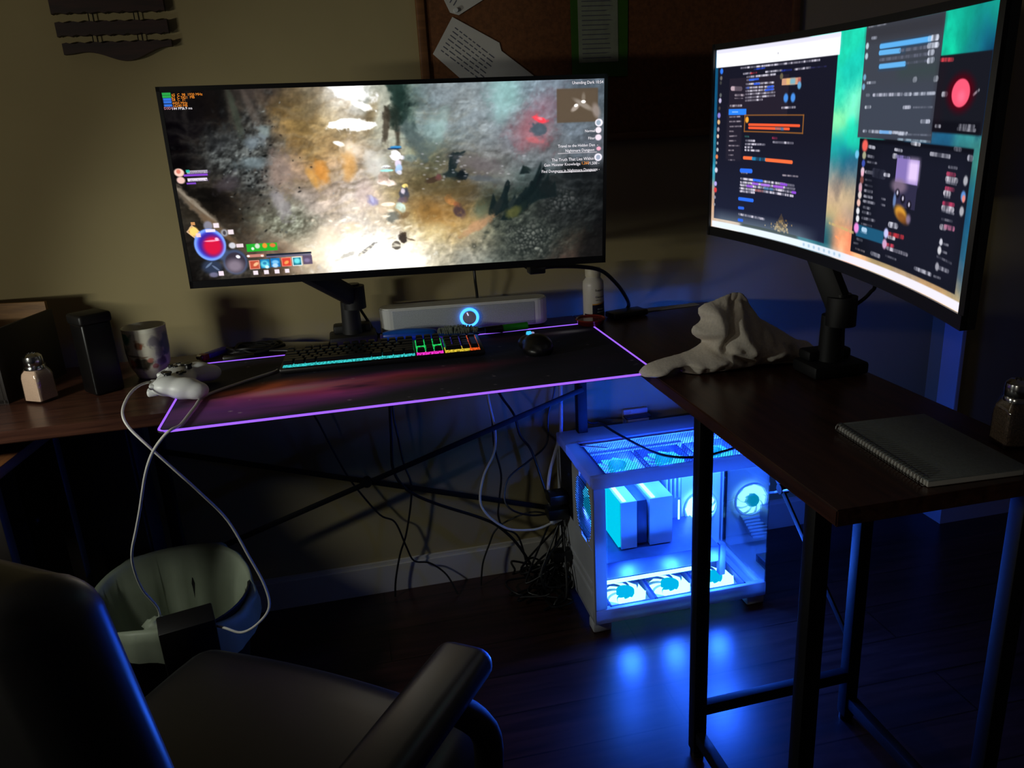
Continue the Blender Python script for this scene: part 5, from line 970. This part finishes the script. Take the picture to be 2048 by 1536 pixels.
# ------------------------------------------------------------------ crumpled cloth
sil = [(.538,.758),(.548,.768),(.559,.773),(.580,.778),(.601,.781),(.625,.784),(.648,.789),(.664,.796),(.676,.805),(.662,.812),(.652,.820),(.649,.828),(.653,.836),(.664,.842),(.671,.85),(.664,.860),(.664,.872),(.678,.880),(.695,.883),(.718,.890),(.74,.895),(.752,.894),(.761,.89),(.770,.880),(.776,.867),(.801,.836),(.847,.808),(.868,.794),(.887,.782),(.905,.778),(.918,.772),(.921,.763),(.917,.753),(.900,.742),(.879,.734),(.84,.734),(.795,.742),(.751,.741),(.697,.739),(.649,.740),(.632,.744),(.622,.752),(.612,.758),(.601,.757),(.590,.750),(.58,.746),(.562,.744),(.549,.746),(.540,.751)]
PS = np.array(sil); st_ = .0032
gx, gz = np.meshgrid(np.arange(.53, .93, st_), np.arange(.728, .90, st_)); gp = np.stack([gx.ravel(), gz.ravel()], 1)
def near(p):
    best = np.full(len(p), 9.); pt = np.zeros_like(p); n = len(PS); ins = np.zeros(len(p), bool)
    for i in range(n):
        a, b_ = PS[i], PS[(i + 1) % n]; e = b_ - a; t = np.clip(((p - a) @ e) / (e @ e), 0, 1); c = a + t[:, None] * e; dd = np.hypot(*(p - c).T)
        m_ = dd < best; best[m_] = dd[m_]; pt[m_] = c[m_]
        if a[1] != b_[1]:
            c2_ = (p[:, 1] > min(a[1], b_[1])) & (p[:, 1] <= max(a[1], b_[1])); ins ^= c2_ & (p[:, 0] < (p[:, 1] - a[1]) * (b_[0] - a[0]) / (b_[1] - a[1]) + a[0])
    return best, pt, ins
dist, npnt, ins = near(gp); hgt, wid = gx.shape
f1 = fbm(wid, hgt, 22, 3, 61, .55, 1.6).ravel(); f2 = fbm(wid, hgt, 10, 3, 62, 1., 1.).ravel(); f3 = fbm(wid, hgt, 34, 2, 63).ravel()
P2 = np.where(ins[:, None], gp, npnt); dd = np.where(ins, dist, 0.)
hz = np.clip((P2[:, 1] - .745) / .15, 0, 1)
T = (.020 + .070 * (1 - hz) ** .7) * (1 - np.exp(-dd / .020))
def cre(a, b_, w_): # distance to a crease line
    a, b_ = np.array(a), np.array(b_); e = b_ - a; t = np.clip(((P2 - a) @ e) / (e @ e), 0, 1); return np.exp(-(np.hypot(*(P2 - a - t[:, None] * e).T) / w_) ** 2)
folds = .017 * f1 + .010 * f2 + .022 * cre((.872, .752), (.915, .770), .016) - .024 * cre((.742, .888), (.700, .795), .0085) - .016 * cre((.70, .79), (.745, .762), .007) + .014 * cre((.735, .84), (.752, .79), .012) - .012 * cre((.672, .80), (.70, .775), .006) - .010 * cre((.62, .765), (.66, .76), .005) - .012 * cre((.83, .79), (.86, .75), .008) + .012 * cre((.80, .77), (.83, .79), .012)
folds *= np.clip(dd / .012, 0, 1)
k_ = np.minimum(1, .4785 / (1.23 - P2[:, 1]))
yc = 1.425 + .05 * (P2[:, 0] - .72)
q = MB(); bmv = q.bm; vf, vb = {}, {}
used = ins.reshape(hgt, wid)
def vert(d_, i, s):
    if i in d_: return d_[i]
    if dd[i] <= 0:
        y = yc[i]; key_ = ('e', round(P2[i, 0], 4), round(P2[i, 1], 4))
        if key_ not in EDGE: EDGE[key_] = bmv.verts.new((P2[i, 0] * k_[i], y * k_[i], max(.7515, 1.23 - (1.23 - P2[i, 1]) * k_[i])))
        d_[i] = EDGE[key_]; return d_[i]
    y = yc[i] - T[i] - folds[i] if s > 0 else yc[i] + .6 * T[i] + .5 * folds[i]
    x = P2[i, 0] + .006 * f2[i] * min(1, dd[i] / .01)
    d_[i] = bmv.verts.new((x * k_[i], y * k_[i], max(.7515, 1.23 - (1.23 - P2[i, 1]) * k_[i]))); return d_[i]
EDGE = {}
for r_ in range(hgt - 1):
    for c_ in range(wid - 1):
        if used[r_:r_ + 2, c_:c_ + 2].any():
            ids = (r_ * wid + c_, r_ * wid + c_ + 1, (r_ + 1) * wid + c_ + 1, (r_ + 1) * wid + c_)
            for d_, s in ((vf, 1), (vb, -1)):
                vv = [vert(d_, i, s) for i in ids]; vv2 = []
                for v in vv:
                    if v not in vv2: vv2.append(v)
                if len(vv2) >= 3:
                    try: bmv.faces.new(vv2 if s > 0 else list(reversed(vv2)))
                    except ValueError: pass
o = q.build('crumpled_cloth', M['cloth'], None, ang=180); settle(o, (.72, 1.41, .7515)); tag(o, 'crumpled beige cloth heaped on the desk corner beside the mat', 'cloth')
sm = o.modifiers.new('smooth', 'SMOOTH'); sm.iterations = 2; sm.factor = .5

# ------------------------------------------------------------------ notepad
nb_ = thing('spiral_notepad', 'dark spiral-bound notepad lying on the desk wing', 'notepad', (.782, .923, .7502), R(-3))
MB().box((.004, 0, .005), (.140, .212, .009), .001).build('page_block', M['paper'], nb_, world=False)
MB().box((.006, 0, .0105), (.148, .218, .002), .0006).build('cover', mat('dark_grey_card', (132, 140, 140), .6, scale=300, bump=.1), nb_, world=False)
for k in range(30):
    y = -.100 + .0069 * k
    MB().tube([(-.068 + .0075 * math.cos(2 * math.pi * j / 14), y, .0078 + .0075 * math.sin(2 * math.pi * j / 14)) for j in range(14)], .0011, 6, 1, True).build('wire_ring', M['chrome'], nb_, world=False)

# ------------------------------------------------------------------ waste bin
BX, BY = -.452, 1.640
wb = thing('waste_bin', 'dark round waste bin lined with a white bag on the floor under the desk', 'waste bin', (BX, BY, 0))
MB().lathe([(0, .0), (.120, 0), (.124, .006), (.164, .296), (.168, .300), (.166, .303), (.160, .298), (.120, .012), (0, .010)], (0, 0, 0), 44).build('bin_body', M['matte'], wb, world=False)
b = bmesh.new(); rings = []; rg = random.Random(9)
prof = [(.176, .238), (.176, .262), (.1735, .285), (.172, .304), (.166, .3085), (.157, .300), (.146, .24), (.134, .17), (.122, .11), (.095, .085), (.05, .078), (.005, .076)]
ph = [rg.uniform(0, 6.28) for _ in range(6)]
for j, (r_, z) in enumerate(prof):
    ring = []
    for k in range(72):
        a = 2 * math.pi * k / 72; w_ = .006 * math.sin(5 * a + ph[0]) + .004 * math.sin(11 * a + ph[1]) + .003 * math.sin(17 * a + ph[2] + .6 * j)
        zz = z + (.014 * math.sin(2 * a + ph[3]) + .010 * math.sin(3 * a + ph[4]) + .03 * max(0, math.cos(a - 2.1)) if 2 <= j <= 5 else (.03 * math.sin(2.5 * a + ph[5]) if j < 2 else 0))
        rr_ = r_ + (max(w_, -.001) if j < 4 else w_ * (-1.3 if j > 5 else 0) - (.004 if j > 5 else 0)); ring.append(b.verts.new((rr_ * math.cos(a), rr_ * math.sin(a), zz)))
    rings.append(ring)
for A_, B_ in zip(rings, rings[1:]):
    for k in range(72): b.faces.new((A_[k], A_[(k + 1) % 72], B_[(k + 1) % 72], B_[k]))
q = MB(); q._merge(b); q.build('bag_liner', M['liner'], wb, world=False, ang=180)
o = MB().box((-.392, 1.492, .255), (.105, .055, .17), .003, 2, Matrix.Rotation(R(14), 4, 'Z') @ Matrix.Rotation(R(10), 4, 'X')).build('carton', mat('black_carton', (18, 16, 16), .5), None)
settle(o, (-.392, 1.492, .17)); tag(o, 'black carton sticking up out of the front of the waste bin', 'carton')
o = MB().sphere((-.468, 1.565, .275), (.030, .026, .022), 16).build('paper_ball', M['liner'], None); 
for v in o.data.vertices: v.co += Vector((random.uniform(-1, 1), random.uniform(-1, 1), random.uniform(-1, 1))) * .004
settle(o, (-.468, 1.565, .253)); tag(o, 'crumpled pale wad of paper on top of the waste bin', 'paper')

# ------------------------------------------------------------------ office chair
chx, chy = -.185, .855
ch = thing('office_chair', 'black leather office chair in the foreground with its back to the viewer', 'chair', (chx, chy, 0), R(-35.6))
def soft(c, s, bev, name, m, rot=None, sub=1):
    o = MB().box(c, s, bev, 5, rot).build(name, m, ch, world=False, ang=70)
    return o
q = MB().box((0, -.045, .432), (.50, .46, .10), .049, 6); b = q.bm; bmesh.ops.subdivide_edges(b, edges=[e for e in b.edges if e.calc_length() > .1], cuts=9, use_grid_fill=True)
for v in b.verts:
    if v.co.z > .43: v.co.z += .022 * math.cos(v.co.x / .25 * 1.3) + .056 * math.sin((v.co.y + .275) / .48 * 1.95) - .038
q.build('seat', M['leather'], ch, world=False, ang=80)
MB().box((0, -.04, .374), (.44, .42, .022), .01).build('seat_pan', M['matte'], ch, world=False)
q = MB().box((0, -.300, .745), (.43, .075, .44), .034, 6)
for v in q.bm.verts:
    t = (v.co.z - .525) / .44; v.co.x *= 1.02 - .16 * max(0, t) ** 2; v.co.y += -.03 * t + .05 * (v.co.x / .21) ** 2
q.build('backrest', M['leather'], ch, world=False, ang=80)
MB().bar((0, -.32, .42), (0, -.345, .62), .07, .02, .008).build('back_bracket', M['steel'], ch, world=False)
for s in (1,):
    q = MB().box((s * .272, -.055, .668), (.068, .29, .040), .019, 5)
    for v in q.bm.verts: v.co.z += -.012 * max(0, (v.co.y - .02) / .07) ** 2 * .6
    pad = q.build('armrest', M['leather'], ch, world=False, ang=80)
    q = MB().tube([(s * .262, -.13, .40), (s * .292, -.12, .46), (s * .296, -.10, .56), (s * .278, -.08, .648)], .017, 12, 6)
    q.tube([(s * .262, .01, .40), (s * .296, .035, .47), (s * .300, .062, .575), (s * .280, .02, .648)], .017, 12, 6); q.build('arm_support', M['matte'], pad, world=False)
MB().cyl((0, -.04, .10), (0, -.04, .368), .026, .024, 20).build('gas_lift', M['steel'], ch, world=False)
for k in range(5):
    a = R(18 + 72 * k); ex, ey = .29 * math.cos(a), -.04 + .29 * math.sin(a)
    l_ = MB().bar((.02 * math.cos(a), -.04 + .02 * math.sin(a), .105), (ex, ey, .072), .044, .030, .008).build('base_leg', M['matte'], ch, world=False)
    c_ = MB().cyl((ex - .011 * math.sin(a), ey + .011 * math.cos(a), .026), (ex + .011 * math.sin(a), ey - .011 * math.cos(a), .026), .026, n=20); c_.cyl((ex, ey, .03), (ex, ey, .07), .008, n=10); c_.build('caster', M['black'], l_, world=False)

# ------------------------------------------------------------------ on the wall
hp = thing('plank_wall_hanging', 'dark wooden plank hanging strung with cords high on the left wall', 'wall hanging', (-.428, YW, 1.42))
def plank(z0, z1, x0, x1, wavy=False):
    n = 24; top = [(x0 + (x1 - x0) * k / n, z1 + .002 * math.sin(k * 1.9)) for k in range(n + 1)]
    bot = [(x1 - (x1 - x0) * k / n, z0 + (.009 * math.sin(k / n * 6.28 * 1.5 + .6) if wavy else .002 * math.sin(k * 2.3))) for k in range(n + 1)]
    if wavy: bot = [(x, z + .012 * abs(2 * (x - x0) / (x1 - x0) - 1) ** 3) for x, z in bot]
    q_ = MB().prism(top + bot, 0, .018, Matrix(((1, 0, 0, 0), (0, 0, -1, YW - .006), (0, 1, 0, 0), (0, 0, 0, 1)))); return q_.build('plank', M['dark_wood'], hp)
plank(1.506, 1.532, -.541, -.315); plank(1.462, 1.488, -.538, -.314); plank(1.418, 1.447, -.532, -.312, True); plank(1.55, 1.577, -.543, -.316); plank(1.595, 1.62, -.543, -.318)
for x in (-.472, -.463, -.381, -.372): MB().cyl((x, YW - .010, 1.44), (x, YW - .010, 1.66), .0012, n=6).build('cord', M['black'], hp)
MB().cyl((-.427, YW, 1.70), (-.427, YW - .02, 1.70), .003, n=8).build('nail', M['steel'], hp)
MB().tube([(-.47, YW - .010, 1.62), (-.427, YW - .012, 1.70), (-.378, YW - .010, 1.62)], .0012, 6, 1).build('cord', M['black'], hp)

cb = thing('cork_board', 'large brown cork board on the wall above the gaming monitor', 'notice board', (.66, YW, 1.18))
MB().bx(.245, 1.18, YW - .012, YW - .001, 1.195, 1.80).build('cork_sheet', M['cork'], cb)
fm = wood('board_frame_wood', (96, 60, 30), (130, 86, 46), .5, 'X')
for a in ((.227, .247, 1.178, 1.82), (1.178, 1.198, 1.178, 1.82)): MB().bx(a[0], a[1], YW - .020, YW - .001, a[2], a[3], .003).build('frame_rail', fm, cb)
for a in ((1.178, 1.198), (1.80, 1.82)): MB().bx(.247, 1.178, YW - .020, YW - .001, a[0], a[1], .003).build('frame_rail', fm, cb)
def sheet(name, poly, y, label, cat, m, grp=None, lines=None):
    t = thing(name, label, cat, (sum(p[0] for p in poly) / len(poly), y, min(p[1] for p in poly)), 0., grp)
    MB().prism(poly, 0, .0008, Matrix(((1, 0, 0, 0), (0, 0, -1, y), (0, 1, 0, 0), (0, 0, 0, 1)))).build('sheet', m, t, smooth=False)
    return t
INK = mat('grey_ink', (96, 98, 112), .7)
def scrawl(t, o_, ux, uz, n, w_, y, dz, seed):
    """rows of small blurred handwriting"""
    rg = random.Random(seed); q_ = MB(); U_, V_ = Vector((ux[0], 0, ux[1])), Vector((uz[0], 0, uz[1]))
    for r_ in range(n):
        x = 0.
        while x < w_ - .01:
            l_ = rg.uniform(.006, .018); p = Vector((o_[0], y, o_[1])) + U_ * x + V_ * (r_ * dz)
            q_.quad(p, p + U_ * l_, p + U_ * l_ + V_ * .0024, p + V_ * .0024); x += l_ + .004
    q_.build('handwriting', INK, t, smooth=False)
t = sheet('paper_note', [(.31, 1.477), (.418, 1.418), (.422, 1.400), (.520, 1.325), (.36, 1.305), (.258, 1.399)], YW - .014, 'tilted white paper note half hidden behind the top of the gaming monitor', 'paper note', M['paper'])
scrawl(t, (.315, 1.455), (.79, -.61), (-.61, -.79), 7, .12, YW - .0152, .010, 4)
t = sheet('paper_note', [(.272, 1.56), (.425, 1.56), (.392, 1.515), (.325, 1.480), (.305, 1.486)], YW - .0165, 'folded white paper note at the top edge above the tilted one', 'paper note', M['paper'])
scrawl(t, (.315, 1.50), (.6, .8), (-.8, .6), 3, .05, YW - .0177, .010, 5)
MB().cyl((.318, YW - .012, 1.490), (.318, YW - .026, 1.490), .005, n=14).build('push_pin', M['white'], t)
t = sheet('green_folder', [(.595, 1.62), (.742, 1.62), (.737, 1.331), (.595, 1.335)], YW - .014, 'bright green card holder pinned on the cork board', 'folder', mat('green_card', (58, 104, 22), .6))
MB().bx(.613, .713, YW - .0162, YW - .0148, 1.366, 1.60).build('page', mat('pale_green_page', (150, 160, 140), .8), t)
q = MB()
for k in range(20):
    z = 1.375 + .0105 * k; q.quad((.622, YW - .0166, z), (.622 + random.uniform(.055, .082), YW - .0166, z), (.622 + .07, YW - .0166, z + .0022), (.622, YW - .0166, z + .0022))
q.build('printed_lines', INK, t, smooth=False)

# added unseen chest of drawers, placed to block the room lamp's low light
cd = thing('lamp_blocker_chest', 'added dark chest of drawers by the left wall, out of view, blocking the room lamp', 'chest of drawers', (-1.85, .35, 0))
MB().bx(-2.17, -1.47, -.35, 1.05, .06, .93, .004).build('carcass', M['box_out'], cd); MB().bx(-2.19, -1.45, -.37, 1.07, .93, .962, .004).build('chest_top', M['desk'], cd); MB().bx(-2.15, -1.50, -.33, 1.03, 0, .06).build('plinth', M['black'], cd)
for z0 in (.09, .36, .63):
    for y0, y1 in ((-.33, .34), (.36, 1.03)):
        dr = MB().bx(-1.47, -1.452, y0, y1, z0, z0 + .25, .003).build('drawer', M['box_out'], cd); MB().sphere((-1.44, (y0 + y1) / 2, z0 + .125), .014, 14).build('knob', M['steel'], dr)

# ------------------------------------------------------------------ camera
cam = bpy.data.cameras.new('camera'); co = bpy.data.objects.new('camera', cam); COL.objects.link(co); SC.camera = co
yaw, pitch, roll = .19770873, -.31239206, -.05674715
fw = Vector((math.sin(yaw) * math.cos(pitch), math.cos(yaw) * math.cos(pitch), math.sin(pitch))); rt = Vector((math.cos(yaw), -math.sin(yaw), 0)); up = rt.cross(fw)
rt, up = math.cos(roll) * rt + math.sin(roll) * up, -math.sin(roll) * rt + math.cos(roll) * up
mx = Matrix((rt, up, -fw)).transposed().to_4x4(); mx.translation = (0, 0, 1.23011485)
co.matrix_world = mx; cam.sensor_width = 36; cam.lens = 1597.7655 * 36 / 2048; cam.clip_start = .02

# ------------------------------------------------------------------ light
def lamp(name, kind, loc, col, e, size=.1, aim=None, **k):
    l = bpy.data.lights.new(name, kind); l.color = col; l.energy = e
    if kind == 'AREA': l.size = size
    else: l.shadow_soft_size = size
    for a, v in k.items(): setattr(l, a, v)
    o = bpy.data.objects.new(name, l); COL.objects.link(o); o.location = loc
    if aim: o.rotation_euler = (Vector(aim) - Vector(loc)).to_track_quat('-Z', 'Y').to_euler()
    return o
l_ = lamp('room_lamp', 'AREA', (-2.0, -.2, 1.09), (1., .95, .80), 7.4, .45, (-.1, 2., 1.0)); l_.data.shape = 'RECTANGLE'; l_.data.size_y = .06
l_ = lamp('added_spot', 'SPOT', (-.96, 1.25, .98), (.97, 1., .90), 10., .05, (.15, 1.70, .70)); l_.data.spot_size = R(104); l_.data.spot_blend = .7  # added spot with no known source, brightens bin, controller and salt
BLUE, DEEP = (.02, .12, 1.), (.008, .06, 1.)
for x in (.612, .735, .858): lamp('fan_light', 'POINT', (x, 1.672, .125), BLUE, 3.4, .025)
for x in (.66, .82): lamp('fan_light', 'POINT', (x, 1.80, .375), BLUE, 3., .03)
for x in (.612, .738, .872): lamp('top_fan_light', 'POINT', (x, 1.765, .415), DEEP, 3.3, .02)
lamp('side_fan_light', 'POINT', (.90, 1.72, .375), BLUE, 11., .02)
lamp('rear_fan_light', 'POINT', (.56, 1.80, .32), BLUE, 1.5, .03); lamp('rear_grille_light', 'POINT', (A0 + .008, 1.722, .322), (.05, .16, 1.), .9, .006)

w = bpy.data.worlds.new('night'); SC.world = w; w.use_nodes = True
w.node_tree.nodes['Background'].inputs['Color'].default_value = (.5, .55, .7, 1); w.node_tree.nodes['Background'].inputs['Strength'].default_value = .0
SC.view_settings.view_transform = 'Standard'; SC.view_settings.look = 'None'; SC.view_settings.gamma = 1; SC.view_settings.exposure = 0; SC.view_settings.use_curve_mapping = False
SC.cycles.max_bounces = 8; SC.cycles.transparent_max_bounces = 24; SC.cycles.sample_clamp_indirect = 3; SC.cycles.caustics_reflective = False; SC.cycles.caustics_refractive = False
